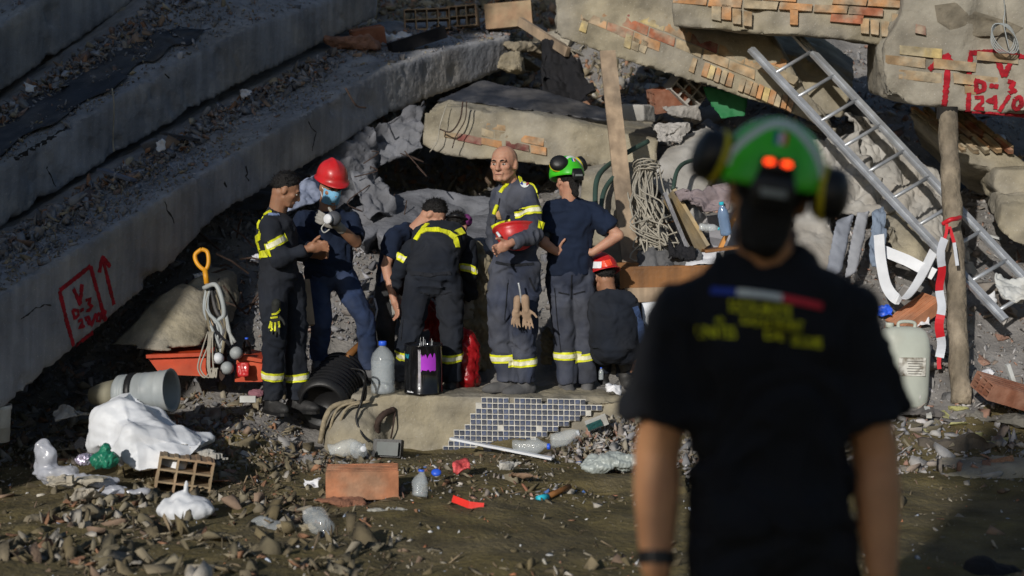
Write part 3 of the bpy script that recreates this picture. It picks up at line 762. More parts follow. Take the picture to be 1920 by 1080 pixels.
# ------------------------------------------------------------------ rubble
def hull_chunk(seed, flat=1.0, n=9):
    r = np.random.default_rng(seed); p = r.uniform(-1, 1, (n, 3))
    p = np.sign(p) * np.abs(p) ** .6 * np.array([1, .8, .65 * flat])
    bm = bmesh.new()
    for q in p: bm.verts.new(q)
    res = bmesh.ops.convex_hull(bm, input=bm.verts)
    bmesh.ops.delete(bm, geom=[g for g in res['geom_interior'] if isinstance(g, bmesh.types.BMVert)], context='VERTS')
    lo = [v for v in bm.verts if not v.link_faces]
    if lo: bmesh.ops.delete(bm, geom=lo, context='VERTS')
    bm.verts.index_update()
    v = np.array([tuple(x.co) for x in bm.verts]); f = np.array([[x.index for x in fc.verts] for fc in bm.faces if len(fc.verts) == 3])
    bm.free(); return v, f
PROTO = [hull_chunk(100 + i, 1.0) for i in range(14)] + [hull_chunk(200 + i, .22, 9) for i in range(8)] + [hull_chunk(300 + i, .5, 8) for i in range(6)]
def rot(r):
    q = r.normal(size=4); q /= np.linalg.norm(q); w, x, y, z = q
    return np.array([[1 - 2 * (y * y + z * z), 2 * (x * y - z * w), 2 * (x * z + y * w)], [2 * (x * y + z * w), 1 - 2 * (x * x + z * z), 2 * (y * z - x * w)], [2 * (x * z - y * w), 2 * (y * z + x * w), 1 - 2 * (x * x + y * y)]])
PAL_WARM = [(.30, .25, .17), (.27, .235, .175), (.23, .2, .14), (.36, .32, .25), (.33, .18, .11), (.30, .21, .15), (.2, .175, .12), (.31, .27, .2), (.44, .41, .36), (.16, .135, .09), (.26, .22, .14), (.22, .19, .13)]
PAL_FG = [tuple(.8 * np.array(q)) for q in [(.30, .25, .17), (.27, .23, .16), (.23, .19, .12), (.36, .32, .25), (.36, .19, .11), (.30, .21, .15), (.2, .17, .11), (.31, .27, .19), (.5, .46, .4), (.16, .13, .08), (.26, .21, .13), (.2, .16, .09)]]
PAL_GREY = [(.27, .265, .265), (.33, .32, .31), (.22, .22, .23), (.42, .40, .38), (.30, .24, .2), (.34, .20, .15), (.48, .46, .46), (.26, .23, .2), (.30, .26, .23)]
PAL_BLUE = [(.24, .245, .265), (.30, .30, .32), (.2, .2, .22), (.26, .235, .22), (.38, .38, .41), (.28, .20, .17), (.25, .23, .215), (.27, .265, .275), (.22, .215, .22)]
class Stuff:
    def __init__(s): s.v = []; s.f = []; s.c = []; s.n = 0
    def add(s, pos, size, r, pal, el=None):
        v, f = PROTO[r.integers(len(PROTO))]
        sc = size * (el if el is not None else np.array([1.1, r.uniform(.35, 1.05), r.uniform(.25, .8)]))
        w = (v * sc) @ rot(r).T + pos
        s.v.append(w); s.f.append(f + s.n); s.n += len(w)
        c = np.array(pal[r.integers(len(pal))]) * r.uniform(.75, 1.2); s.c.append(np.tile(c, (len(w), 1)))
    def build(s, name, label):
        me = fast_mesh(name, np.concatenate(s.v), np.concatenate(s.f))
        a = me.color_attributes.new('tone', 'FLOAT_COLOR', 'POINT'); c = np.concatenate(s.c)
        a.data.foreach_set('color', np.concatenate([c, np.ones((len(c), 1))], 1).ravel())
        o = link(name, me, stuff_m); tag(o, label, None, None, 'stuff'); return o
NOGO = [(X10(560), X10(1215), 9.9, 11.2)]
def open_ground(x, y):
    return not any(a < x < b and c_ < y < d_ for a, b, c_, d_ in NOGO)
def on_ground(n, cr, dr, r, dens=None):
    out = []
    while len(out) < n:
        c = r.uniform(*cr); d = r.uniform(*dr); x = (c - 960) * d / F
        if not open_ground(x, d): continue
        if dens is not None and r.uniform() > dens(c, d): continue
        out.append((x, d))
    xs = np.array([o[0] for o in out]); ys = np.array([o[1] for o in out])
    return np.stack([xs, ys, hgt(xs, ys)], 1)
R_ = np.random.default_rng(21)
def psize(r, lo, hi, k=2.2):
    u = r.uniform(); return lo * (1 - u * (1 - (lo / hi) ** k)) ** (-1 / k)
# foreground gravel: dense on the left, thin on the trodden earth in the middle and right
_cg = fbm(np.array([[i / 8., j / 8., 0.] for j in range(160) for i in range(160)]), 2, 77).reshape(160, 160)
def dens_fg(c, d):
    py = 349 + F * CAMH / d
    bare = math.exp(-(((c - 980) / 330) ** 2 + ((py - 1000) / 75) ** 2)) + math.exp(-(((c - 1750) / 300) ** 2 + ((py - 1000) / 90) ** 2)) + .6 * math.exp(-(((c - 560) / 200) ** 2 + ((py - 880) / 40) ** 2))
    base = 1.0 if c < 620 else .5
    clump = .5 + .9 * float(_cg[min(159, max(0, int(py / 45 * 8) - 60)), min(159, max(0, int((c + 100) / 130 * 8)))])
    return max(.04, base * min(1, max(.08, clump)) * (1 - min(1, bare * 1.15)))
st = Stuff()
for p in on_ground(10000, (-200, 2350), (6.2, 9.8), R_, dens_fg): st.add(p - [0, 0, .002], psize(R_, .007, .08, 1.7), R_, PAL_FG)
for p in on_ground(260, (-80, 2000), (6.4, 9.6), R_): st.add(p, psize(R_, .008, .03, 1.6), R_, [(.6, .6, .6), (.45, .5, .6), (.5, .2, .1), (.62, .58, .5)])
for p in on_ground(350, (-80, 1200), (6.4, 9.4), R_, dens_fg): st.add(p + [0, 0, .006], psize(R_, .03, .11, 1.6), R_, [(.2, .15, .1), (.12, .09, .06), (.26, .2, .13)], np.array([1.2, .12, .1]))
for p in on_ground(500, (640, 1260), (8.3, 9.5), R_): st.add(p + [0, 0, .003], psize(R_, .01, .05, 1.7), R_, PAL_GREY + PAL_FG + [(.6, .6, .62), (.1, .2, .5), (.6, .55, .5), (.45, .2, .12)])
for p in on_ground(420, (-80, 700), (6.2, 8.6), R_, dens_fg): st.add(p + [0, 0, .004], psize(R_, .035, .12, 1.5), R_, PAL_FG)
st.build('gravel', 'small broken brick and plaster bits on the trodden earth')
st = Stuff()
for p in on_ground(9000, (-60, 700), (9.2, 13.2), R_): st.add(p + [0, 0, .005], psize(R_, .012, .09, 1.6), R_, PAL_BLUE if p[1] > 10.5 else PAL_FG + PAL_GREY[:3])
for p in on_ground(5000, (560, 1230), (10.6, 16.5), R_): st.add(p + [0, 0, .005], psize(R_, .014, .09, 1.8), R_, PAL_BLUE)
st.build('rubble', 'grey crushed rubble in the hollow under and behind the slabs')
st = Stuff()
for p in on_ground(420, (1130, 2350), (9.6, 14.5), R_): st.add(p + [0, 0, .02], psize(R_, .06, .2, 1.7), R_, PAL_GREY)
for p in on_ground(15000, (1130, 2350), (9.0, 15.5), R_): st.add(p + [0, 0, .005], psize(R_, .012, .085, 1.8), R_, PAL_GREY)
st.build('rubble', 'crushed plaster and brick rubble on the slope at the right')
st = Stuff()
for p in on_ground(7000, (640, 1450), (15.0, 19), R_): st.add(p + [0, 0, .01], psize(R_, .03, .16, 1.6), R_, PAL_WARM[:5] + PAL_WARM)
st.build('rubble', 'brick rubble at the top behind the facade slabs')
# dust and rubble on the slab tops
def top_points(st_, tops, back, n, r, lo=.04, hi=1.0, xr=None):
    out = []
    px = [s[0] for s in st_]
    while len(out) < n:
        c = r.uniform(max(-300, px[0]), min(px[-1], 960)); v = lo + (hi - lo) * r.uniform() ** .85
        a = np.interp(c, px, [s[1] for s in st_]); d = np.interp(c, px, [s[3] for s in st_]); t = np.interp(c, [q[0] for q in tops], [q[1] for q in tops])
        A = P(c, a, d); T = P(c, t, d + back); out.append(np.array(tuple(A.lerp(T, v))))
    return out
for (s_, t_, bk, nm, n) in ((B1, B1T, 1.6, 'lowest', 6800), (B2, B2T, 1.6, 'middle', 4800), (B3, B3T, 1.5, 'uppermost', 1100)):
    st = Stuff()
    for p in top_points(s_, t_, bk, n, R_, .02, .9): st.add(p + [0, 0, .008], psize(R_, .008, .05, 2.0), R_, PAL_BLUE + PAL_WARM[:2])
    for p in top_points(s_, t_, bk, n // 4, R_, .5, .93): st.add(p + [0, 0, .03], psize(R_, .02, .10, 1.8), R_, PAL_BLUE + PAL_WARM[3:6])
    st.build('rubble', 'dust and crushed rubble strewn on the %s left slab' % nm)

st = Stuff()
for i in range(1500):      # spill of plaster at the right end of the tiled base
    t = R_.uniform(); c = R_.uniform(1010 + 120 * (1 - t), 1330); p = P(c, 772 + 92 * t, 10.02 - .62 * t); st.add(np.array(tuple(p)) - [0, 0, .02 + .03 * R_.uniform()], psize(R_, .012, .075, 1.8), R_, PAL_GREY + PAL_WARM[:4])
st.build('rubble', 'plaster spill at the right end of the tiled base')
# --- rubble pieces one can pick out
CH = []
for i, (v, f) in enumerate(PROTO):
    me = bpy.data.meshes.new('rubble_chunk'); me.from_pydata([tuple(q) for q in v], [], [tuple(int(k) for k in q) for q in f]); me.materials.append(chunk_m); me.update(); CH.append(me)
LAND = [(250, 800, 'the white sack'), (120, 860, 'the clear plastic bag'), (345, 890, 'the dusty hollow brick'), (350, 955, 'the tied white bag'), (680, 903, 'the orange brick'), (560, 985, 'the crushed bottles'),
        (250, 735, 'the grey drain pipe'), (330, 685, 'the long orange tray'), (410, 640, 'the shovel'), (535, 740, 'the leftmost worker'), (690, 560, 'the masked worker'), (820, 360, 'the grey slab behind the group'),
        (155, 590, 'the red marking on the left slab'), (880, 945, 'the red strip'), (1040, 925, 'the marker stick'), (950, 800, 'the mosaic tiles'), (1150, 865, 'the silvery bag'), (1160, 780, 'the yellowish stone'),
        (1690, 680, 'the jerrycan'), (1795, 700, 'the log post'), (1820, 800, 'the yellow foam'), (1740, 890, 'the right kerb'), (1890, 735, 'the red clay brick'), (1700, 520, 'the curled white strip'), (1640, 300, 'the ladder top half'),
        (1800, 500, 'the ladder bottom half'), (1900, 400, 'the block at the right edge'), (1160, 300, 'the plank'), (1215, 400, 'the cream cables'), (1320, 410, 'the broken cabinet'), (1360, 190, 'the green board'), (1250, 520, 'the table board'),
        (800, 38, 'the pale hollow bricks'), (1060, 130, 'the black hanging cloth'), (1000, 60, 'the leaning batten'), (240, 30, 'the square masonry piece'), (300, 110, 'the folded dark sheet'), (60, 250, 'the left dark sheet'), (650, 80, 'the broken red brick'), (780, 78, 'the black plank'), (390, 310, 'the bent metal sheet'), (215, 330, 'the bluish metal strip'), (1480, 100, 'the long facade slab'), (620, 810, 'the round end of the tiled base')]
USED = set()
def pix(p):
    c, s = math.cos(PITCH), math.sin(PITCH); v = Vector(p) - Vector((0, 0, CAMH)); dz = v.y * c - v.z * s; up = v.y * s + v.z * c
    return 960 + F * v.x / dz, 540 - F * up / dz
def own_label(pos, size, col, base):
    """say which lump it is by its look and by what it lies beside"""
    x, y = pix(pos); l = min(LAND, key=lambda q: (q[0] - x) ** 2 + (q[1] - y) ** 2); dx, dy = x - l[0], y - l[1]
    where = ('right of' if dx > 0 else 'left of') if abs(dx) > abs(dy) else ('below' if dy > 0 else 'above')
    lum = sum(col) / 3; red = col[0] / max(col[2], .01)
    hue = 'reddish' if red > 2.0 else 'dark' if lum < .17 else 'pale' if lum > .33 else 'tan' if red > 1.35 else 'grey'
    far = 'close ' if math.hypot(dx, dy) < 60 else 'well ' if math.hypot(dx, dy) > 140 else ''
    for sz in (['tiny', 'small'] if size < .045 else ['small', 'middling'] if size < .075 else ['large', 'bulky']):
        for kind in ('broken lump', 'angular piece', 'rough fragment'):
            t = '%s %s %s lying %s%s %s' % (sz, hue, kind, far, where, l[2])
            if t not in USED: USED.add(t); return t
    return base
def near_label(pos, adj, kind):
    x, y = pix(pos); ls = sorted(LAND, key=lambda q: (q[0] - x) ** 2 + (q[1] - y) ** 2)
    for l in ls[:3]:
        dx, dy = x - l[0], y - l[1]; where = ('right of' if dx > 0 else 'left of') if abs(dx) > abs(dy) else ('below' if dy > 0 else 'above')
        for a in adj:
            t = '%s %s %s %s' % (a, kind, where, l[2])
            if t not in USED: USED.add(t); return t
    return '%s %s' % (adj[0], kind)
def chunk(pos, size, pal, r, label, group, name='rubble_chunk', proto=None, sc=None, rotz=None):
    o = bpy.data.objects.new(name, CH[r.integers(len(CH)) if proto is None else proto]); COL.objects.link(o)
    o.location = tuple(pos); s = sc if sc is not None else (size, size * r.uniform(.65, 1.1), size * r.uniform(.55, .9)); o.scale = s
    o.rotation_euler = (r.uniform(-.5, .5), r.uniform(-.5, .5), r.uniform(0, 6.28)) if rotz is None else rotz
    c = np.array(pal[r.integers(len(pal))]) * r.uniform(.8, 1.15); o.color = (*c, 1)
    if group: label = own_label(pos, max(s), c, label)
    tag(o, label, 'rubble', group); return o
zones = [
    (44, (-40, 640), (6.4, 8.9), PAL_FG, (.03, .11), 'broken plaster or brick lump on the earth in the left foreground', 'lumps in the left foreground', dens_fg),
    (24, (700, 1300), (7.2, 9.4), PAL_FG, (.02, .07), 'small broken lump on the earth in the middle foreground', 'lumps in the middle foreground', dens_fg),
    (34, (-20, 600), (9.1, 10.4), PAL_WARM[:4] + PAL_GREY, (.05, .14), 'grey concrete lump in the heap under the lowest slab', 'lumps under the lowest slab', None),
    (18, (380, 720), (10.6, 12.5), PAL_BLUE, (.06, .17), 'dusty grey concrete lump on the slope behind the workers on the left', 'lumps behind the left workers', None),
    (24, (1130, 1330), (10.3, 13.6), PAL_GREY, (.05, .15), 'pale concrete lump on the slope between plank and foreground helmet', 'lumps on the slope by the plank', None),
    (40, (1480, 1960), (10.4, 13.8), PAL_GREY, (.05, .17), 'broken plaster or concrete lump on the slope around the ladder', 'lumps around the ladder', None),
    (34, (1560, 1960), (9.25, 10.3), PAL_GREY + PAL_WARM, (.04, .13), 'broken lump in the heap around the jerrycan and the log post', 'lumps around the log post', None),
    (20, (1080, 1300), (9.3, 10.6), PAL_GREY + PAL_WARM, (.03, .09), 'pale broken lump beside the right end of the tiled base', 'lumps beside the tiled base', None),
    (26, (680, 1400), (14.8, 17.5), PAL_WARM, (.10, .28), 'brownish masonry lump in the heap at the top behind the facade slabs', 'lumps in the top heap', None),
]
for (n, cr, dr, pal, sz, lab, grp, dn) in zones:
    for p in on_ground(n, cr, dr, R_, dn):
        s = psize(R_, sz[0], sz[1], 1.5); chunk(p + [0, 0, s * .25], s, pal, R_, lab, grp)
for (s_, t_, bk, n, lab, grp) in ((B1, B1T, 1.6, 20, 'broken lump resting on the lowest left slab', 'lumps on the lowest slab'), (B2, B2T, 1.6, 14, 'broken lump resting on the middle left slab', 'lumps on the middle slab')):
    for p in top_points(s_, t_, bk, n, R_, .35, .9):
        s = psize(R_, .03, .11, 1.5); chunk(p + [0, 0, s * .3], s, PAL_BLUE + PAL_WARM[3:6], R_, lab, grp)
LN = 0
# named lumps that stand out
def lump(px, py, d, size, col, label, proto=2, sc=None, rz=0.3, name='rubble_chunk', tilt=(0, 0)):
    global LN; LN += 1
    p = P(px, py, d) if d < 9.0 or px < 1180 or py < 300 else G(px, py, .02); s3 = np.array(sc if sc is not None else (size, size * .85, size * .7)); v, f = PROTO[proto % len(PROTO)]; m = MB(); hv = v * s3
    M3 = np.array(Matrix.Rotation(rz, 3, 'Z') @ Matrix.Rotation(tilt[0], 3, 'X') @ Matrix.Rotation(tilt[1], 3, 'Y')); hv = hv @ M3.T + np.array(tuple(p))
    m.add([tuple(q) for q in hv], [tuple(int(k) for k in q) for q in f]); me = union(m, max(.007, max(s3) / 16), 0)
    rough(me, max(s3) * .10, 1.1 / max(s3), max(s3) * .12, 2.2 / max(s3), LN, max(s3) * .035)
    o = link(name, me, chunk_m, None, False); o.color = (*col, 1); tag(o, label, 'rubble'); return o
for i in range(22):
    x_, y_ = R_.uniform(0, 640), R_.uniform(890, 1070); g_ = G(x_, y_, .01); z_ = psize(R_, .045, .13, 1.6)
    lump(x_, y_, g_.y, z_, PAL_FG[R_.integers(len(PAL_FG))], near_label(g_, ('rough', 'cracked', 'wedge shaped', 'flat', 'chipped'), 'dusty masonry lump in the foreground'), int(R_.integers(28)), (z_ * 1.15, z_ * R_.uniform(.6, 1), z_ * R_.uniform(.35, .7)), R_.uniform(0, 6))
for i in range(14):
    x_, y_ = R_.uniform(660, 1200), R_.uniform(855, 905); g_ = G(x_, y_, .01); z_ = psize(R_, .03, .08, 1.6)
    lump(x_, y_, g_.y, z_, (PAL_GREY + PAL_FG)[R_.integers(len(PAL_GREY) + len(PAL_FG))], near_label(g_, ('rough', 'cracked', 'wedge shaped', 'flat', 'chipped'), 'plaster lump before the tiled base'), int(R_.integers(28)), (z_ * 1.15, z_ * R_.uniform(.6, 1), z_ * R_.uniform(.35, .7)), R_.uniform(0, 6))
lump(140, 768, 9.3, .15, (.35, .35, .34), 'rounded pale concrete boulder left of the lying grey pipe', 3)
lump(955, 873, 8.9, .10, (.5, .48, .44), 'white plaster lump in front of the white trim strip', 5, (.11, .08, .06))
lump(980, 885, 8.75, .08, (.32, .21, .14), 'brown brick lump beside the white plaster lump', 6, (.10, .07, .05))
lump(715, 958, 8.1, .15, (.42, .41, .36), 'pale concrete slab piece below the orange hollow brick', 16, (.17, .13, .13), .2)
lump(640, 940, 8.25, .15, (.28, .13, .08), 'dark red brick fragment lying against the orange hollow brick', 7, (.17, .1, .05), -.2)
lump(555, 990, 7.7, .13, (.34, .29, .2), 'rounded tan stone between the two crushed bottles', 4, (.13, .1, .08))
lump(525, 1020, 7.5, .15, (.33, .29, .19), 'tan slab lump near the bottom left of the picture', 17, (.18, .14, .08))
lump(130, 905, 8.4, .2, (.42, .38, .31), 'long pale plaster lump under the clear plastic bag', 1, (.27, .12, .07), -.1)
lump(375, 845, 8.83, .2, (.47, .45, .41), 'thick mortar layer lying on the hollow brick', 15, (.24, .11, .11), -.25, tilt=(.1, .28))
lump(160, 925, 8.2, .1, (.4, .36, .3), 'short pale lump in front of the clear plastic bag', 8, (.14, .08, .06))
lump(945, 945, 8.5, .09, (.30, .26, .16), 'square tan block on the earth beside the red strip', 9, (.09, .06, .05))
lump(1190, 775, 9.75, .2, (.36, .27, .13), 'yellowish stone at the right end of the tiled base', 10, (.24, .16, .09), .2)
lump(1715, 775, 9.75, .3, (.12, .11, .105), 'dark flat slab fragment in front of the jerrycan', 18, (.3, .22, .16), .1)
lump(1850, 795, 9.6, .4, (.17, .16, .14), 'long grey slab fragment at the right in front of the log post', 19, (.55, .2, .09), .02)
lump(1760, 840, 9.35, .4, (.10, .085, .07), 'dark brick course fragment above the right kerb', 20, (.5, .15, .12), .05)
lump(1770, 690, 10.1, .2, (.30, .27, .25), 'grey concrete piece right of the log post', 11, (.22, .16, .1), .2)
lump(1825, 725, 10.0, .2, (.33, .29, .25), 'pale flat concrete piece right of the log post base', 21, (.22, .15, .1), .4)
lump(1280, 215, 13.0, .2, (.35, .33, .31), 'grey rounded lump above the green hoses', 12, (.2, .16, .16))
lump(1270, 250, 12.6, .2, (.40, .38, .36), 'cracked pale lump under the grey rounded lump', 13, (.26, .2, .18))
lump(990, 95, 15.0, .3, (.26, .22, .16), 'twisted concrete piece left of the black hanging cloth', 12, (.32, .2, .16), .5)
lump(975, 115, 14.8, .25, (.28, .24, .17), 'leaning masonry piece at the end of the lowest slab', 3, (.3, .18, .2), 1)
lump(240, 30, 13.6, .25, (.28, .25, .2), 'square masonry piece under the uppermost slab', 7, (.22, .16, .2), .1)
lump(655, 80, 13.9, .3, (.30, .16, .11), 'broken red brick piece under the end of the middle slab', 9, (.3, .2, .16), .2)
for (x, y, d) in [(1758, 783, 9.55), (1795, 770, 9.6), (1795, 800, 9.5), (1740, 812, 9.45), (1828, 822, 9.45), (1850, 835, 9.4), (1880, 832, 9.4), (1900, 820, 9.45)]:
    r = random.uniform(.035, .075); v, f = PROTO[R_.integers(14)]; gp = np.array(tuple(G(x, y, .02)))
    m = MB().add([tuple(q * np.array([r * 1.4, r, r * .7]) + gp) for q in v], [tuple(int(k) for k in q) for q in f])
    tag(m.build('foam_piece', foam), near_label(P(x, y, d), ('flat', 'thick', 'torn', 'small', 'crumbled'), 'yellow insulation foam scrap'), 'foam', 'yellow foam scraps')
# ------------------------------------------------------------------ props
def hollow_brick(name, label, c, ax, ay, az, nx_, nz_, m, w=.012, group=None):
    """clay block: ax, az half axes of the perforated end face, ay half length (from the face backwards)"""
    c = Vector(c); t = thing(name, c - az, label, 'brick', group); b = MB()
    W = ax.length; H = az.length; ux = ax.normalized(); uz = az.normalized()
    for i in range(nx_ + 1):
        x = -W + w / 2 + (2 * W - w) * i / nx_; b.box(c + ux * x, ux * w / 2, ay, az)
    for j in range(nz_ + 1):
        z = -H + w / 2 + (2 * H - w) * j / nz_
        for i in range(nx_):
            x0 = -W + w / 2 + (2 * W - w) * i / nx_; x1 = -W + w / 2 + (2 * W - w) * (i + 1) / nx_
            b.box(c + uz * z + ux * (x0 + x1) / 2, ux * ((x1 - x0) / 2 - w / 2), ay * .997, uz * w / 2)
    b.build('brick_body', m, t)
    for k in range(5):
        MB().box(c + uz * (H + .002) + ux * (-W * .8 + W * .4 * k), ux * W * .07, ay * .98, uz * .003).build('rib', m, t)
    return t
def fr(rz, rx=0, ry=0):
    M = Matrix.Rotation(rz, 3, 'Z') @ Matrix.Rotation(rx, 3, 'X') @ Matrix.Rotation(ry, 3, 'Y')
    return M @ Vector((1, 0, 0)), M @ Vector((0, 1, 0)), M @ Vector((0, 0, 1))
# orange brick, flat side to the viewer
x, y, z = fr(.08)
hollow_brick('hollow_brick', 'bright orange hollow clay brick on the earth in the middle foreground', P(680, 903, 8.45), y * .12, x * .215, z * .085, 3, 2, clay_orange_w)
x, y, z = fr(.25, 0, .18)
hollow_brick('hollow_brick', 'dusty hollow brick with square holes under a mortar layer in the left foreground', P(345, 890, 8.7), x * .165, y * .13, z * .12, 3, 3, clay_tan)
x, y, z = fr(.1, 0, -.05)
hollow_brick('hollow_brick', 'pale hollow brick lying at the top left of centre above the black plank', P(800, 38, 15.2), x * .24, y * .12, z * .11, 4, 2, clay_tan)
x, y, z = fr(-.1, 0, -.08)
hollow_brick('hollow_brick', 'second pale hollow brick at the top beside the broken red one', P(868, 32, 15.3), x * .16, y * .12, z * .11, 3, 2, clay_tan)
hollow_brick('hollow_brick', 'smooth sided hollow brick at the top left of the long facade slab', P(955, 30, 15.4), y * .12, x * .25, z * .13, 3, 2, clay_tan)
x, y, z = fr(.3, 0, .7)
hollow_brick('hollow_brick', 'tilted broken hollow brick with open cells under the long facade slab', P(1285, 170, 13.2), x * .16, y * .12, z * .13, 3, 3, conc_pale)
x, y, z = fr(.2, .3, .3)
hollow_brick('hollow_brick', 'red clay brick lying at the right edge near the log post', P(1885, 735, 9.9), y * .12, x * .2, z * .06, 3, 2, clay_dark)
x, y, z = fr(.5, .2, -.55)
hollow_brick('hollow_brick', 'orange clay tile leaning behind the jerrycan', P(1715, 590, 10.9), y * .1, x * .2, z * .05, 3, 1, clay)
x, y, z = fr(.3, .2, -.2)
hollow_brick('hollow_brick', 'red clay brick at the top by the plank head', P(1255, 185, 13.2), y * .1, x * .18, z * .1, 3, 2, clay_dark)
hollow_brick('hollow_brick', 'broken red clay brick with slots above the sand coloured block', P(690, 72, 14.2), y * .1, x * .16, z * .1, 3, 2, clay_dark)

# ---- ladder
lad = thing('ladder', P(1850, 600, 10.6), 'aluminium ladder leaning on the rubble slope at the right', 'ladder')
La, Lb = P(1408, 92, 12.2), P(1884, 600, 10.55)
Ra, Rb = P(1478, 50, 12.42), P(1954, 558, 10.77)
nrm = (Lb - La).cross(Ra - La).normalized()
if nrm.y > 0: nrm = -nrm
for a, b in ((La, Lb), (Ra, Rb)):
    m = MB(); m.beam(a, b, .028, .07, (Lb - La).cross(nrm).normalized()); m.build('rail', alu, lad)
    m = MB(); m.beam(a + nrm * .018, b + nrm * .018, .012, .02, (Lb - La).cross(nrm).normalized()); m.build('rail_flange', alu, lad)
for k in range(10):
    t = .103 + .0966 * k
    if t > 1: break
    a = La.lerp(Lb, t); b = Ra.lerp(Rb, t); MB().tube([a, b], .016, 10).build('rung', alu, lad, True)

# ---- log post with barrier tape
p0, p1 = P(1802, 758, 10.15), P(1776, 208, 11.0)
post = thing('log_post', p0, 'upright log post propping the right facade block', 'post')
pts = [p0.lerp(p1, i / 24) + Vector((.006 * math.sin(i * 1.7), .006 * math.cos(i * 2.3), 0)) for i in range(25)]
m = MB().tube(pts, [.072 * (1 + .05 * math.sin(i * 2.1)) for i in range(25)], 16); me = m.mesh(); rough(me, .006, 12, 0, 1, 3); link('trunk', me, bark, post, True)
MB().tube([p1 + Vector((0, 0, -.06)), p1 + Vector((0, 0, .03))], .079, 14).build('top_band', mat('charred', (.02, .018, .016), .9), post)
tp = thing('barrier_tape', P(1770, 690, 10.1), 'red and white barrier tape knotted on the log post', 'tape')
def strip(pts, w, name, m, parent=None, up=Vector((1, 0, 0)), th=.002):
    pts = [Vector(p) for p in pts]; vs = []; fs = []
    for i, p in enumerate(pts):
        t = (pts[min(i + 1, len(pts) - 1)] - pts[max(i - 1, 0)]).normalized()
        s = (up - t * up.dot(t)).normalized(); n = s.cross(t) * th
        vs += [p + s * w / 2 + n, p - s * w / 2 + n, p - s * w / 2 - n, p + s * w / 2 - n]
    for i in range(len(pts) - 1):
        for k in range(4): fs.append((4 * i + k, 4 * i + (k + 1) % 4, 4 * i + 4 + (k + 1) % 4, 4 * i + 4 + k))
    fs += [(3, 2, 1, 0), tuple(4 * (len(pts) - 1) + k for k in range(4))]
    return MB().add(vs, fs).build(name, m, parent)
tape_w = mat('tape_white', (.62, .65, .72), .45, .08, 10, .2, 30); tape_r = mat('tape_red', (.6, .02, .03), .45, .08, 10, .2, 30)
yb = [420, 447, 500, 545, 590, 632, 670, 692]
xx = lambda y: 1776 - 12 * math.sin(min(1, (y - 415) / 90) * 1.5) - (y - 430) * .005
for k in range(len(yb) - 1):
    ys = np.linspace(yb[k], yb[k + 1], 6); w = .022 if k == 0 else .062
    if k == len(yb) - 2: w = .03
    strip([P(xx(q) + 2.5 * math.sin(q * .09), q, 10.28 + .02 * math.sin(q * .05)) for q in ys], w, 'tape_band', tape_r if k % 2 == 0 else tape_w, tp, Vector((1, .25 * math.sin(k), 0)))
strip([P(1780, 425, 10.4), P(1789, 455, 10.36)], .025, 'tape_band', tape_r, tp); strip([P(1789, 455, 10.36), P(1795, 498, 10.34)], .025, 'tape_band', tape_w, tp)
MB().tube(catmull([P(1768, 420, 10.42), P(1782, 412, 10.38), P(1794, 410, 10.42), P(1800, 408, 10.5)]), .018, 8).build('knot', tape_r, tp, True)

# ---- plank propping the facade slab
pl = thing('wooden_plank', P(1183, 500, 11.0), 'tall wooden plank propping the long facade slab behind the woman', 'plank')
a, b = P(1183, 497, 11.05), P(1139, 98, 12.4)
MB().beam(a, b, .135, .045, Vector((0, -1, .3))).build('board', wood, pl)
MB().abox(P(1180, 498, 11.0), .24, .12, .05).build('foot_block', wood_dark, pl)
# stick leaning at the top and other sticks
def stick(name, label, pts, r, m, cat='stick', sides=8):
    return tag(MB().tube(catmull(pts) if len(pts) > 2 else pts, r, sides).build(name, m, None, True), label, cat)
def board(name, label, a, b, w, h, m, cat='board', up=Vector((0, 0, 1))):
    return tag(MB().beam(a, b, w, h, up).build(name, m), label, cat)
board('wooden_batten', 'pale thin batten leaning on the rubble above the black cloth', P(975, 40, 14.6), P(1065, 98, 14.0), .05, .09, wood, 'batten')
board('black_plank', 'black plank lying on the lowest slab at the top', P(732, 92, 13.9), P(832, 60, 14.2), .1, .12, black_cloth, 'plank')
board('timber', 'dark wooden timber between the legs of the two workers on the left', P(570, 525, 10.3), P(580, 610, 10.2), .07, .05, wood, 'timber')
stick('pick_handle', 'brown tool handle with yellow end lying behind the cable coil', [P(640, 680, 10.5), P(683, 640, 10.7)], .03, wood_dark, 'handle')
board('metal_angle', 'bluish metal strip sticking out of the debris on the lowest slab', P(188, 318, 11.0), P(250, 338, 10.8), .07, .02, mat('metal_blue', (.2, .21, .26), .5, .1, 8, .1, 30, metal=.4), 'strip')
board('metal_angle', 'dark bent metal sheet on the lowest slab near the middle', P(306, 250, 11.6), P(370, 262, 11.5), .1, .02, tarp_dark, 'strip')
board('trim_strip', 'white slotted trim strip lying on the ground before the tiled base', P(845, 822, 9.6), P(1036, 860, 9.3), .04, .015, white_pl, 'strip')

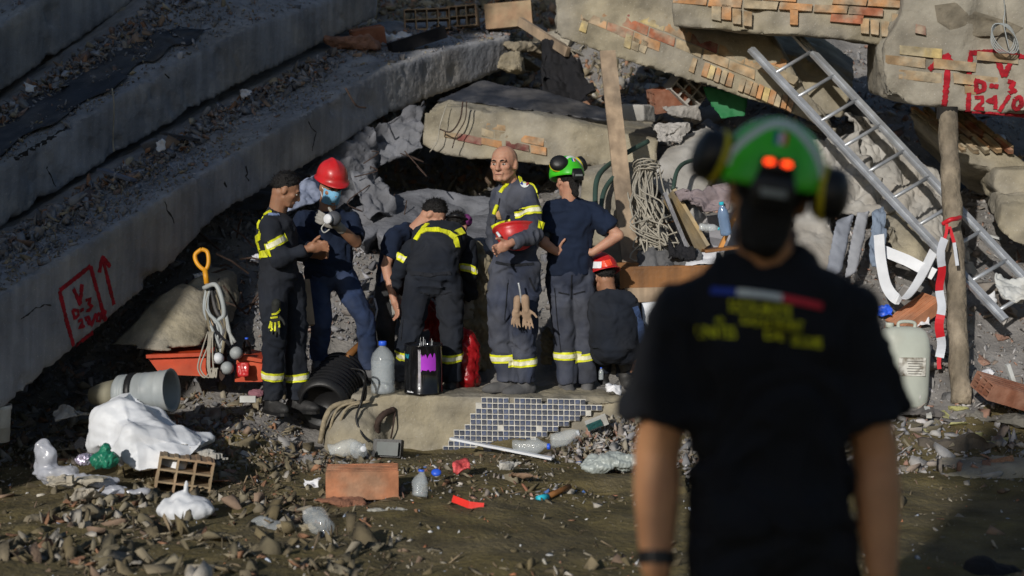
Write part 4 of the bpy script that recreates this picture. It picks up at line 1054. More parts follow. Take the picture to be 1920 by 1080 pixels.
# ---- broken cabinet, table board, cloth on it
cab = thing('broken_cabinet', P(1320, 470, 11.2), 'broken tilted wooden cabinet left of the foreground man neck', 'cabinet')
MB().beam(P(1255, 365, 11.3), P(1318, 470, 11.2), .3, .03, Vector((-1, 0, .5))).build('side_panel', mat('veneer_pale', (.45, .37, .25), .6, .25, 6, .2, 40, tint=(.5, .33, .12), tfac=.6, tsc=4), cab)
MB().beam(P(1246, 362, 11.15), P(1290, 470, 11.05), .03, .06, Vector((0, -1, 0))).build('edge_strip', mat('metal_dark', (.12, .12, .13), .5, metal=.5), cab)
MB().beam(P(1385, 390, 11.2), P(1348, 470, 11.15), .03, .06, Vector((0, -1, 0))).build('edge_strip', wood_orange, cab)
MB().beam(P(1318, 470, 11.1), P(1395, 462, 11.1), .25, .02, Vector((0, 0, 1))).build('shelf', wood_dark, cab)
MB().beam(P(1330, 440, 11.35), P(1400, 430, 11.35), .3, .02, Vector((0, -1, 0))).build('back_panel', mat('veneer_grey', (.3, .3, .33), .7, .2, 6), cab)
crumple('cloth_bundle', 'mauve grey cloth hanging over the broken cabinet', [(1262, 355, 11.1), (1375, 350, 11.1), (1365, 392, 11.0), (1295, 388, 11.0)], mat('cloth_mauve', (.22, .18, .19), .9, .2, 6, .4, 60), 'cloth', .12, 23, sc=6)
tabl = thing('table_board', P(1250, 540, 10.9), 'varnished wooden table board carrying grey cloth behind the crouching rescuer', 'table')
MB().beam(P(1162, 524, 10.85), P(1345, 518, 10.8), .03, .145, Vector((0, 0, 1))).build('apron', wood_dark, tabl)
MB().beam(P(1165, 500, 11.1), P(1360, 496, 11.05), .5, .025, Vector((0, 0, 1))).build('top', wood_dark, tabl)
board('timber_beam', 'grey timber beam under the varnished table board', P(1170, 552, 10.9), P(1330, 548, 10.9), .2, .11, wood, 'timber')
crumple('cloth_bundle', 'grey cloth heaped on the table board', [(1195, 478, 11.0), (1310, 474, 11.0), (1320, 500, 10.85), (1200, 504, 10.85)], mat('cloth_grey', (.12, .12, .125), .9, .2, 6, .4, 60), 'cloth', .1, 25, sc=7)
crumple('cloth_bundle', 'small dark patterned cloth on the grey cloth', [(1250, 460, 10.98), (1300, 462, 10.98), (1305, 485, 10.86), (1255, 480, 10.86)], black_cloth, 'cloth', .09, 26, sc=9)
crumple('paper_sheet', 'white printed paper sheets on the table board', [(1290, 478, 11.0), (1345, 470, 11.0), (1340, 495, 10.82), (1285, 498, 10.82)], paper, 'paper', .02, 27, thick=.004)
def bottle(name, label, base, ax, h, r, m, cap, group=None, crush=.0, seed=0):
    ax = Vector(ax).normalized(); t = thing(name, base, label, 'bottle', group)
    pr = [(r * .5, 0), (r * .95, .01 * h), (r, .06 * h)]
    for k in range(9): pr.append((r * (1 - .05 * (k % 2)), h * (.1 + .055 * k)))
    pr += [(r, .62 * h), (r * .8, .76 * h), (r * .42, .88 * h), (r * .36, .9 * h), (r * .36, .95 * h)]
    me = MB().lathe(pr, base, ax, 18).mesh()
    if crush:
        c = coords(me); set_coords(me, c + crush * r * np.stack([vnoise(c * 14, seed), vnoise(c * 14, seed + 1), vnoise(c * 14, seed + 2)], 1))
    link('bottle_body', me, m, t, True)
    MB().lathe([(r * .4, .93 * h), (r * .42, .94 * h), (r * .42, h), (r * .38, 1.01 * h)], base, ax, 14).build('cap', cap, t, True)
    return t
bottle('water_bottle', 'blue clear bottle inside the broken cabinet', P(1362, 440, 11.0), (-.2, -.2, 1), .26, .045, mat('bottle_blue', (.4, .6, .95), .1, 0, 1, .2, 20, trans=.6), cyan_pl)
bottle('crushed_bottle', 'teal capped bottle lying in the broken cabinet', P(1310, 425, 11.05), (1, -.2, -.1), .16, .03, pet, cyan_pl, None, .4, 3)
crumple('white_board', 'white panel leaning beside the crouching rescuer', [(1203, 568, 10.6), (1250, 565, 10.6), (1240, 650, 10.5), (1208, 640, 10.5)], white_pl, 'panel', .01, 31, thick=.02)
# ---- boards and cloth on the right slope
block('plaster_board', 'tall blue grey plasterboard sheet leaning right of the foreground neck', [(1565, 410, 11.3), (1600, 400, 11.4), (1575, 510, 11.0), (1545, 530, 10.95)], Vector((.03, .05, 0)), mat('board_blue', (.27, .29, .34), .85, .15, 5, .3, 30), .015, 71, .004, .01, cat='board')
block('plaster_board', 'second narrow plasterboard sheet next to the blue grey one', [(1605, 400, 11.35), (1628, 395, 11.4), (1605, 510, 11.0), (1580, 525, 10.95)], Vector((.03, .05, 0)), mat('board_grey', (.33, .34, .37), .85, .15, 5, .3, 30), .015, 72, .004, .01, cat='board')
crumple('cloth_bundle', 'pale blue cloth hanging under the ladder', [(1635, 400, 11.35), (1655, 395, 11.4), (1662, 510, 11.0), (1632, 500, 11.0)], mat('cloth_blue', (.2, .25, .33), .85, .15, 6, .4, 40), 'cloth', .08, 33, sc=6)
crumple('cloth_bundle', 'crumpled white cloth at the right edge below the ladder rail', [(1862, 520, 10.9), (1960, 515, 10.8), (1965, 560, 10.6), (1875, 565, 10.7)], white_dirty, 'cloth', .1, 34, sc=5)
st_ = catmull([P(1648, 440, 11.0), P(1652, 490, 10.95), P(1664, 540, 10.85), P(1690, 562, 10.75), P(1720, 530, 10.85), P(1755, 462, 11.0)], 8)
o = strip(st_, .085, 'paper_strip', white_pl, None, Vector((.8, -.6, .3)), .003); tag(o, 'long curled white paper strip on the slope left of the log post', 'paper')
o = strip([P(1655, 470, 11.05), P(1700, 488, 11.0), P(1752, 515, 10.9)], .09, 'paper_strip', white_pl, None, Vector((0, .3, 1)), .003); tag(o, 'straight white strip crossing behind the curled paper strip', 'paper')
block('green_board', 'dark green board under the long facade slab', [(1314, 160, 13.0), (1400, 178, 12.9), (1398, 220, 12.9), (1352, 224, 12.9), (1320, 185, 13.0)], Vector((.02, .05, .02)), green_dk, .015, 73, .003, .01, cat='board')
# ---- black hanging cloth in the upper middle
crumple('black_cloth', 'black cloth hanging over the rubble above the dark slab', [(1015, 85, 14.3), (1060, 78, 14.3), (1112, 188, 13.6), (1015, 180, 13.7)], black_cloth, 'cloth', .25, 36, n=36, sc=3)
crumple('plastic_bag', 'white and blue plastic scrap on the top heap near the black plank', [(702, 58, 14.4), (770, 64, 14.4), (765, 80, 14.3), (705, 80, 14.3)], white_pl, 'bag', .12, 37, sc=7)
crumple('plastic_bag', 'white scrap beside the square masonry piece on the middle slab', [(288, 42, 13.5), (312, 48, 13.5), (314, 58, 13.4), (290, 58, 13.4)], white_pl, 'bag', .05, 38, sc=9)
for (x_, y_, d_, lab) in ((55, 165, 12.0, 'white paper scrap at the left edge on the middle slab'), (300, 272, 11.3, 'white paper scrap on the lowest slab near the gap'), (460, 175, 12.6, 'white paper scrap on the lowest slab left of its upper half'), (480, 485, 11.2, 'pale dust mask lying behind the left worker back'), (372, 520, 10.9, 'white rag on the sandy heap left of the shovel')):
    crumple('paper_scrap', lab, [(x_ - 9, y_ - 6, d_), (x_ + 9, y_ - 7, d_), (x_ + 10, y_ + 7, d_ - .05), (x_ - 8, y_ + 7, d_ - .05)], paper, 'paper', .06, int(x_), n=10, sc=12, thick=.004)

# ---- hoses, cables, rebar
stick('green_hose', 'dark green hose loop behind the woman in the green helmet', [P(1215, 265, 12.2), P(1170, 290, 12.0), P(1125, 325, 11.6), P(1116, 370, 11.4), P(1122, 410, 11.2)], .022, hose_m, 'hose')
stick('green_hose', 'second dark green hose running beside the plank', [P(1175, 310, 11.7), P(1140, 345, 11.5), P(1128, 380, 11.3), P(1130, 420, 11.15)], .02, hose_m, 'hose')
stick('green_hose', 'dark hose arching left of the foreground helmet', [P(1262, 355, 11.5), P(1270, 320, 11.7), P(1290, 303, 11.9), P(1330, 300, 11.9)], .018, hose_m, 'hose')
rc = random.Random(4)
cb = thing('cable_bundle', P(1210, 470, 11.1), 'tangled bundle of cream electric cables right of the plank', 'cables')
for k in range(34):
    y0 = rc.uniform(300, 330); x0 = rc.uniform(1195, 1235)
    pts = [P(x0, y0, 11.75), P(x0 + rc.uniform(-25, 10), y0 + 50, 11.45), P(x0 + rc.uniform(-25, 30), y0 + rc.uniform(80, 110), 11.2), P(x0 + rc.uniform(-20, 50), y0 + rc.uniform(110, 160), 11.05 + rc.uniform(-.1, .1)), P(x0 + rc.uniform(-10, 60), y0 + rc.uniform(130, 180), 11.0)]
    MB().tube(catmull(pts, 5), .007, 5).build('cable', cable_m, cb, True)
for k in range(8):
    cx, cy = rc.uniform(1205, 1225), rc.uniform(305, 325); r1 = rc.uniform(12, 24)
    pts = [P(cx + r1 * math.cos(t), cy + r1 * .6 * math.sin(t), 11.7 + .1 * math.sin(t)) for t in np.linspace(0, 5.6, 12)]
    MB().tube(pts, .006, 5).build('cable', cable_m, cb, True)
coil = thing('cable_coil', P(1882, 100, 11.05), 'thin grey cable coil hanging on the right facade block', 'cable')
for k in range(4):
    pts = [P(1880 + (22 + k) * math.cos(t) + k * 1.5, 72 + 28 * math.sin(t + .2 * k), 11.08 - .01 * k) for t in np.linspace(0, 6.28, 22)]
    MB().tube(pts, .005, 5).build('cable_loop', grey_pl, coil, True)
MB().tube(catmull([P(1880, -20, 11.0), P(1884, 20, 11.05), P(1882, 45, 11.05), P(1893, 95, 11.05)]), .005, 5).build('cable_lead', grey_pl, coil, True)
stick('thin_wire', 'pale wire hanging down the face of the middle slab', [P(210, 165, 11.4), P(214, 200, 11.42), P(212, 260, 11.5), P(214, 285, 11.5)], .006, cable_m, 'wire')
stick('thin_wire', 'dark wire bent on the face of the lowest slab near its middle', [P(648, 165, 12.35), P(662, 190, 12.35), P(672, 200, 12.4), P(686, 202, 12.45)], .008, rust, 'wire')
stick('thin_wire', 'brown wire looping down the left side of the sand coloured block', [P(868, 190, 12.7), P(862, 225, 12.7), P(845, 247, 12.7), P(824, 242, 12.75)], .007, rust, 'wire')
stick('thin_wire', 'grey wire hanging over the bricks of the sand coloured block', [P(875, 190, 12.7), P(872, 225, 12.7), P(855, 255, 12.68), P(848, 278, 12.68)], .005, rust, 'wire')
stick('thin_wire', 'pale string hanging from the sand coloured block left end', [P(838, 195, 12.8), P(825, 235, 12.75), P(820, 265, 12.75), P(806, 285, 12.8)], .005, cable_m, 'wire')
for i in range(16):
    c_ = rc.uniform(390, 480); y_ = rc.uniform(440, 590); d_ = 11.5 - (y_ - 440) * .006
    a = P(c_, y_, d_ - .1); b = a + Vector((rc.uniform(-.25, .25), rc.uniform(-.2, .05), rc.uniform(-.12, .2)))
    tag(MB().tube([a, (a + b) / 2 + Vector((0, -.02, .02)), b], .008, 6).build('rebar', rust), near_label(a, ('thin', 'short', 'slanting', 'bent', 'crooked', 'long'), 'rusty rebar end sticking out'), 'rebar', 'rebar ends behind the shovel')
for i in range(10):
    c_ = rc.uniform(660, 790); y_ = rc.uniform(270, 420); d_ = 12.2
    a = P(c_, y_, d_); b = a + Vector((rc.uniform(-.2, .2), rc.uniform(-.1, .1), rc.uniform(-.25, .1))); c2 = b + Vector((rc.uniform(-.15, .15), 0, rc.uniform(-.1, .1)))
    tag(MB().tube(catmull([a, b, c2], 4), .005, 6).build('rebar', rust), near_label(a, ('bent', 'curled', 'twisted', 'thin', 'drooping', 'hooked'), 'rusty rebar hanging'), 'rebar', 'rebar among the crumpled sheets')

# ---- shovel and rope, left of the workers
sh = thing('shovel', P(400, 690, 10.1), 'shovel with yellow handle standing in the rubble behind the left worker', 'shovel')
hp = [P(378, 467, 10.3), P(366, 478, 10.3), P(370, 494, 10.28), P(384, 506, 10.27), P(391, 494, 10.28), P(389, 473, 10.3), P(378, 467, 10.3)]
MB().tube(catmull(hp, 5), .016, 8).build('grip', yellow_pl, sh, True)
MB().tube([P(384, 504, 10.27), P(388, 532, 10.25)], .02, 10).build('grip_neck', yellow_pl, sh, True)
MB().tube([P(388, 530, 10.25), P(412, 680, 10.1)], .016, 10).build('shaft', wood, sh, True)
MB().prism([P(402, 655, 10.14), P(424, 655, 10.14), P(426, 700, 10.1), P(414, 716, 10.08), P(402, 700, 10.1)], (0, .015, 0)).build('blade', rust, sh)
rp = thing('climbing_gear', P(405, 700, 10.0), 'hank of ropes and slings hanging from the shovel handle', 'rope')
for k in range(12):
    x0 = rc.uniform(388, 408); pts = [P(x0, 535, 10.2), P(x0 + rc.uniform(-8, 16), 580, 10.12), P(x0 + rc.uniform(0, 28), 615, 10.05), P(x0 + rc.uniform(5, 35), 640 + rc.uniform(0, 40), 10.02)]
    MB().tube(catmull(pts, 5), rc.choice([.008, .012, .014]), 6).build('sling', rc.choice([black_cloth, tarp_dark, khaki, grey_pl]), rp, True)
pts = catmull([P(382, 540, 10.15), P(404, 534, 10.1), P(416, 560, 10.08), P(420, 590, 10.08), P(410, 600, 10.08), P(404, 608, 10.06)], 6)
MB().tube(pts, .017, 8).build('sling', grey_pl, rp, True)
for k in range(6):
    x0 = 388 + k * 2.2; w = rc.uniform(-24, 14)
    pts = [P(x0 + 2, 622, 10.02), P(x0 + w * .5, 655, 9.95), P(x0 + w, 690, 9.9), P(x0 + w * .6 + 6, 708, 9.88), P(x0 + 10, 690, 9.9)]
    MB().tube(catmull(pts, 5), .006, 5).build('cord', cable_m, rp, True)
for (x_, y_, s_, lab) in ((442, 662, .045, 'round grey float hanging on the rope hank'), (408, 672, .04, 'white helmet shaped cup in the rope hank'), (425, 690, .045, 'pale cup lying under the rope hank')):
    t = thing('respirator', P(x_, y_, 9.95), lab, 'respirator')
    MB().lathe([(s_ * .3, 0), (s_, .01), (s_ * 1.05, .04), (s_ * .8, .07), (s_ * .3, .085)], P(x_, y_, 10.0), (.3, -.9, .1), 16).build('cup', grey_pl if s_ > .041 else white_pl, t, True)
    MB().lathe([(s_ * 1.02, .02), (s_ * 1.14, .025), (s_ * 1.14, .038), (s_ * 1.02, .042)], P(x_, y_, 10.0), (.3, -.9, .1), 16).build('rim', black_pl, t, True)
bottle('cola_bottle', 'small dark bottle with blue cap beside the rope hank', P(463, 672, 10.2), (0, 0, 1), .15, .032, mat('bottle_dark', (.02, .015, .015), .1, 0, 1, 0, 1), blue_pl)
# orange stretcher trays
def tray(label, quad, d, group=None):
    t = thing('orange_crate', P(*quad[2], d), label, 'crate', group)
    MB().prism([P(q[0], q[1], d) for q in quad], (.02, .3, .02)).build('tray_body', orange_pl, t)
    a, b = P(*quad[0], d - .02), P(*quad[1], d - .02)
    MB().beam(a, b, .04, .025).build('rim', orange_pl, t); return t
tray('long orange plastic tray lying under the sandy concrete fragment', [(275, 668), (392, 664), (396, 706), (300, 702)], 10.0)
tray('orange plastic tray right of the rope hank with white scraps', [(444, 668), (492, 676), (492, 716), (440, 716)], 10.05)
crumple('red_wrapper', 'red and white wrapper on the orange tray', [(444, 682, 9.98), (466, 680, 9.98), (466, 706, 9.95), (446, 706, 9.95)], red_pl, 'wrapper', .04, 41, n=10, sc=9)
tag(MB().abox(P(465, 748, 9.85), .11, .03, .045).build('power_socket', white_dirty), 'small white socket box on the rubble left of the left worker boots', 'socket')

# ---- lying grey drain pipe
a, b = P(172, 742, 9.45), P(322, 732, 9.35); ax = (b - a)
pp = thing('drain_pipe', (a + b) / 2 - Vector((0, 0, .15)), 'grey plastic drain pipe with black ring lying on the rubble at the left', 'pipe')
L = ax.length
MB().lathe([(.055, 0), (.085, .15 * L), (.10, .32 * L)], a, ax, 24).build('taper', mat('pipe_tan', (.27, .25, .18), .7, .15, 6), pp, True)
MB().lathe([(.10, .32 * L), (.125, .36 * L), (.128, .42 * L), (.122, .43 * L), (.128, .45 * L), (.128, .5 * L)], a, ax, 24).build('collar', grey_pl, pp, True)
MB().lathe([(.13, .5 * L), (.136, .505 * L), (.136, .575 * L), (.13, .58 * L)], a, ax, 24).build('black_ring', black_pl, pp, True)
MB().lathe([(.128, .58 * L), (.132, .6 * L), (.13, .68 * L), (.134, .69 * L), (.13, .7 * L), (.134, .86 * L), (.14, .87 * L), (.136, .89 * L), (.142, .98 * L), (.148, 1.0 * L), (.135, 1.0 * L), (.125, .97 * L), (.12, .7 * L)], a, ax, 24).build('socket', grey_pl, pp, True)
bk = thing('paint_bucket', P(5, 825, 8.95), 'white plastic bucket cut off at the left edge', 'bucket')
MB().lathe([(.075, 0), (.088, .2), (.094, .21), (.094, .235), (.085, .235), (.08, .05)], P(-5, 828, 8.95), (0, 0, 1), 20).build('bucket_body', white_dirty, bk, True)

# ---- bags
def bag(name, label, c, rad, m, seed=0, amp=.35, sc=3.0, sub=.012, cat='bag', fine=.1):
    mb = MB()
    for (o_, r_) in rad: mb.ellipsoid(P(*c) + Vector(o_), Vector((r_[0], 0, 0)), Vector((0, r_[1], 0)), Vector((0, 0, r_[2])))
    me = union(mb, sub * .8, 2); cc = coords(me); n = normals(me)
    q = (cc - np.array(tuple(P(*c)))) / max(r[1][0] for r in rad) * sc
    d = amp * .9 * crease(q * .7, seed) + amp * .45 * crease(q * np.array([1.9, 1.9, .8]), seed + 2, 3) + fine * amp * vnoise(q * 5, seed + 5)
    set_coords(me, cc + n * (d * max(r[1][2] for r in rad))[:, None])
    return tag(link(name, me, m, None, True), label, cat)
# large white sack: a peaked fold
wb = MB()
wv = [P(172, 838, 8.9), P(176, 775, 8.95), P(222, 742, 9.0), P(300, 800, 8.85), P(380, 832, 8.8), P(335, 880, 8.65), P(260, 884, 8.62), P(200, 845, 8.75)]
cen = P(255, 825, 8.72)
wb.add([p for p in wv] + [cen + Vector((0, -.03, .05))] + [p + Vector((0, .3, -.02)) for p in wv] + [cen + Vector((0, .35, -.1))],
       [(i, (i + 1) % 8, 8) for i in range(8)] + [(9 + (i + 1) % 8, 9 + i, 17) for i in range(8)] + [(i, 9 + i, 9 + (i + 1) % 8, (i + 1) % 8) for i in range(8)])
me = union(wb, .009, 1); cc = coords(me); n = normals(me)
d = .085 * crease(cc * np.array([3.2, 3.2, 2]), 3, 4) + .03 * crease(cc * np.array([9, 5, 2.5]), 5, 3) + .008 * crease(cc * np.array([4, 12, 14]), 9, 3) + .002 * vnoise(cc * 30, 6)
set_coords(me, cc + n * d[:, None]); tag(link('white_sack', me, white_pl, None, True), 'large crumpled white woven sack in the left foreground', 'sack')
bag('plastic_bag', 'clear plastic bag with standing neck in the left foreground', (120, 868, 8.55), [((-.12, 0, .0), (.07, .06, .14)), ((-.05, -.02, -.06), (.14, .08, .05)), ((.16, -.05, -.1), (.2, .06, .035)), ((.38, -.12, -.15), (.18, .05, .03))], film, 51, .28, 2)
bag('green_bag', 'small knotted green plastic bag against the white sack', (195, 862, 8.5), [((0, 0, 0), (.085, .07, .055)), ((.01, 0, .07), (.03, .03, .03))], green_bag, 52, .4, 2.5, .008)
bag('foil_wrapper', 'shiny silver wrapper left of the green bag', (158, 862, 8.48), [((0, 0, 0), (.05, .04, .035))], mat('foil', (.55, .5, .65), .25, .2, 20, .5, 30, metal=.5), 53, .6, 3, .006, 'wrapper')
bag('plastic_bag', 'tied white plastic bag lying in the left foreground', (350, 955, 7.95), [((0, 0, 0), (.17, .12, .075)), ((-.03, 0, .06), (.06, .05, .05)), ((.0, 0, .12), (.015, .015, .05))], white_pl, 54, .3, 1.6, .01)
bag('plastic_bag', 'crumpled silvery plastic bag on the ground left of the foreground man', (1150, 865, 9.1), [((0, 0, 0), (.2, .1, .055)), ((-.1, -.05, -.02), (.12, .08, .03))], mat('film_silver', (.5, .55, .53), .3, .15, 12, .5, 25, trans=.25), 55, .7, 3.5, .009)
bag('red_bag', 'dark red plastic sack behind the bent rescuer', (876, 670, 10.55), [((0, 0, 0), (.1, .1, .2)), ((-.05, 0, .1), (.06, .07, .14)), ((.01, -.02, -.16), (.09, .1, .08))], red_bag, 56, .12, 1.6, .01)
bag('khaki_bag', 'khaki cloth pouch between the bald man and the woman', (1026, 645, 10.75), [((0, 0, 0), (.045, .05, .13)), ((0, 0, -.1), (.05, .05, .06))], khaki, 57, .25, 2.0, .01)
bag('brown_sack', 'brown dusty sack in the shadow between the bent rescuer and the bald man', (895, 600, 10.95), [((0, 0, 0), (.16, .15, .3)), ((0, 0, .35), (.12, .12, .25)), ((.02, 0, -.3), (.17, .15, .15))], khaki, 58, .25, 2.0, .014)
bag('yellow_bag', 'dark cloth heap lying in the bottom right corner', (1860, 1075, 6.75), [((0, 0, -.02), (.17, .12, .07)), ((-.05, 0, .03), (.08, .08, .05))], black_cloth, 59, .3, 2.0, .012, 'cloth')
bag('dust_mask', 'dusty pink rag beside the socket box', (480, 738, 9.9), [((0, 0, 0), (.06, .05, .03))], mat('cloth_pink', (.3, .13, .16), .9), 60, .4, 2.0, .008, 'rag')

# ---- water jug, paint can, cable coil on the tiled base
tz = tb_t + .012
jb = Vector((X10(716, 10.12), 10.12, tz))
jug = thing('water_jug', jb, 'large clear water jug with blue cap on the tiled base', 'bottle')
pr = [(.07, 0), (.084, .006), (.088, .03)]
for k in range(6): pr += [(.086 - .003 * (k % 2), .05 + .028 * k)]
pr += [(.086, .22), (.084, .25), (.07, .29), (.04, .325), (.022, .34), (.022, .355)]
MB().lathe(pr, jb, (0, 0, 1), 28).build('jug_body', pet, jug, True)
MB().lathe([(.066, .004), (.083, .03), (.082, .2), (.0822, .235), (.0005, .236)], jb, (0, 0, 1), 28).build('water', water_m, jug, True)
MB().lathe([(.027, .345), (.029, .347), (.029, .372), (.026, .376)], jb, (0, 0, 1), 20).build('cap', blue_pl, jug, True)
cbase = Vector((X10(793, 10.15), 10.15, tz))
can = thing('paint_can', cbase, 'glossy black paint can with torn purple label on the tiled base', 'can')
MB().lathe([(.138, 0), (.141, .004), (.141, .012), (.136, .018), (.136, .34), (.141, .345), (.141, .355), (.132, .355), (.13, .33), (.12, .1), (.0005, .1)], cbase, (0, 0, 1), 40).build('can_body', mat('can_black', (.012, .012, .014), .18, .3, 12, .05, 20, metal=.3, coat=.5), can, True)
def can_label(a0, a1, z0, z1, m, name, r=.1375, jag=0, seed=0):
    vs = []; fs = []; n = 16; rr = random.Random(seed)
    for i in range(n + 1):
        an = a0 + (a1 - a0) * i / n; p = Vector((math.sin(an), -math.cos(an), 0)) * r
        vs += [cbase + p + Vector((0, 0, z0 + rr.uniform(0, jag) * .5)), cbase + p + Vector((0, 0, z1 - rr.uniform(0, jag)))]
    for i in range(n): fs.append((2 * i, 2 * i + 2, 2 * i + 3, 2 * i + 1))
    MB().add(vs, fs).build(name, m, can)
can_label(-.12, .75, .165, .30, purple_pl, 'torn_label', jag=.04, seed=2); can_label(-.22, -.08, .05, .33, mat('can_shine', (.4, .38, .42), .3, .2, 20), 'shine_strip', jag=.03, seed=4); can_label(-.95, -.5, .008, .03, white_pl, 'label_scrap', jag=.01)  # the tall pale strip is a highlight on the can put into the colour
can_label(-.22, -.12, .055, .085, white_pl, 'label_scrap')
def text_mesh(s, size):
    cu = bpy.data.curves.new('t', 'FONT'); cu.body = s; cu.size = size; cu.align_x = 'CENTER'; cu.align_y = 'CENTER'; cu.resolution_u = 2
    o = bpy.data.objects.new('t', cu); COL.objects.link(o); dg = bpy.context.evaluated_depsgraph_get()
    me = bpy.data.meshes.new_from_object(o.evaluated_get(dg)); bpy.data.objects.remove(o); bpy.data.curves.remove(cu); me.materials.clear(); return me
me = text_mesh('W', .05); c = coords(me); set_coords(me, np.array([tuple(cbase + Vector((math.sin(-.95 + q[0] / .138), -math.cos(-.95 + q[0] / .138), 0)) * .139 + Vector((0, 0, .27 + q[1]))) for q in c])); link('lettering', me, cyan_pl, can)
wr = MB()
for k in range(12):
    a = cbase + Vector((rc.uniform(-.05, .08), rc.uniform(-.04, .06), .1)); wr.tube([a, a + Vector((rc.uniform(-.03, .03), rc.uniform(-.03, .03), rc.uniform(.25, .30)))], .002, 5)
wr.build('steel_wires', alu, can)
duct = thing('ribbed_hose', P(632, 770, 9.95), 'coil of black ribbed hose beside the round end of the tiled base', 'hose')
prf = [(.08, 0)]
for k in range(10): prf += [(.165, .004 + .062 * k), (.198, .02 + .062 * k), (.198, .042 + .062 * k), (.165, .058 + .062 * k)]
prf += [(.15, .63), (.14, .5)]
MB().lathe(prf, P(640, 705, 10.62), (-.12, -1, -.22), 36).build('ribbed_tube', black_pl, duct, True)
MB().tube(catmull([P(665, 690, 10.0), P(683, 715, 9.9), P(684, 745, 9.92), P(672, 765, 9.95)]), .012, 6).build('hose_cord', black_pl, duct, True)
stick('black_cable', 'thin black cable running down from the ribbed hose over the tiled base', [P(655, 690, 9.9), P(684, 700, 9.85), P(678, 750, 9.9), P(668, 785, 9.85), P(680, 815, 9.8), P(692, 828, 9.75)], .008, black_pl, 'cable')
chg = thing('black_lamp_box', P(727, 855, 9.5), 'square black plastic box lying before the tiled base', 'box')
MB().beam(P(702, 840, 9.55), P(754, 842, 9.5), .06, .12, Vector((0, .3, 1))).build('case', black_pl, chg); MB().beam(P(708, 841, 9.5), P(748, 843, 9.46), .04, .09, Vector((0, .3, 1))).build('face', mat('dark_glass', (.02, .035, .035), .3, .2, 20, 0), chg)

# ---- small litter in the foreground
bottle('crushed_bottle', 'crushed clear bottle left of the tan stone in the foreground', P(480, 985, 7.8), (.6, -.4, -.1), .2, .055, pet, blue_pl, 'crushed bottles', .5, 5)
bottle('crushed_bottle', 'crushed clear bottle right of the tan stone in the foreground', P(590, 965, 7.75), (.35, -.8, -.3), .22, .06, pet, white_pl, 'crushed bottles', .4, 6)
bottle('crushed_bottle', 'clear bottle standing tilted beside the orange hollow brick', P(785, 932, 8.3), (.1, .2, 1), .16, .045, pet, blue_pl, 'crushed bottles', .3, 7)
bottle('crushed_bottle', 'clear bottle with blue label under the white trim strip', P(965, 838, 9.45), (1, -.2, .05), .24, .05, pet, blue_pl, 'crushed bottles', .3, 8)
bottle('crushed_bottle', 'clear bottle lying above the right end of the white trim strip', P(1035, 828, 9.5), (.8, .3, .2), .2, .045, pet, white_pl, 'crushed bottles', .4, 9)
bottle('crushed_bottle', 'clear bottle in the shade under the round end of the tiled base', P(615, 842, 9.5), (1, .1, .05), .25, .05, pet, white_pl, 'crushed bottles', .4, 10)
bottle('crushed_bottle', 'clear bottle left of the square black box', P(668, 845, 9.5), (.3, -.8, .2), .2, .05, pet, white_pl, 'crushed bottles', .4, 11)
bottle('small_vial', 'small blue vial on the tiled base near the crouching rescuer', P(1127, 712, 10.3), (0, 0, 1), .09, .018, pet, blue_pl)
tag(MB().ellipsoid(P(818, 886, 8.7), Vector((.032, 0, 0)), Vector((0, .02, 0)), Vector((0, .01, .022))).build('bottle_cap', blue_pl, None, True), 'bright blue bottle cap on the earth in the middle', 'cap')
o = strip([P(850, 935, 8.2), P(880, 947, 8.1), P(907, 950, 8.1)], .04, 'red_strip', mat('red_fabric', (.7, .03, .02), .6), None, Vector((0, .4, 1)), .008); tag(o, 'bright red plastic strip on the earth in the middle foreground', 'strip')
pn = thing('marker_pen', P(1040, 930, 8.4), 'dark stick with turquoise end on the earth left of the foreground man', 'marker')
MB().tube([P(1024, 932, 8.4), P(1068, 912, 8.55)], .018, 8).build('barrel', wood_dark, pn, True); MB().tube([P(1008, 936, 8.35), P(1026, 931, 8.4)], .021, 10).build('end_cap', cyan_pl, pn, True)
crumple('red_wrapper', 'small red and pink wrapper on the earth behind the red strip', [(850, 862, 8.95), (880, 862, 8.95), (880, 880, 8.85), (852, 882, 8.85)], mat('wrap_pink', (.65, .1, .1), .5, .3, 40), 'wrapper', .06, 61, n=10, sc=10)
crumple('green_wrapper', 'tiny green and pink wrapper in the middle foreground', [(765, 975, 7.9), (790, 975, 7.9), (792, 985, 7.85), (766, 986, 7.85)], mat('wrap_green', (.35, .6, .15), .5, .3, 40), 'wrapper', .05, 62, n=8, sc=12)
bx = thing('card_box', P(1120, 800, 9.75), 'small printed card box leaning at the right end of the tiled base', 'box')
MB().beam(P(1100, 800, 9.75), P(1138, 785, 9.75), .03, .075, Vector((.2, -.3, 1))).build('carton', white_dirty, bx); MB().beam(P(1101, 802, 9.728), P(1128, 791, 9.728), .03, .04, Vector((.2, -.3, 1))).build('print', mat('print_dark', (.02, .09, .09), .6, .3, 60), bx)
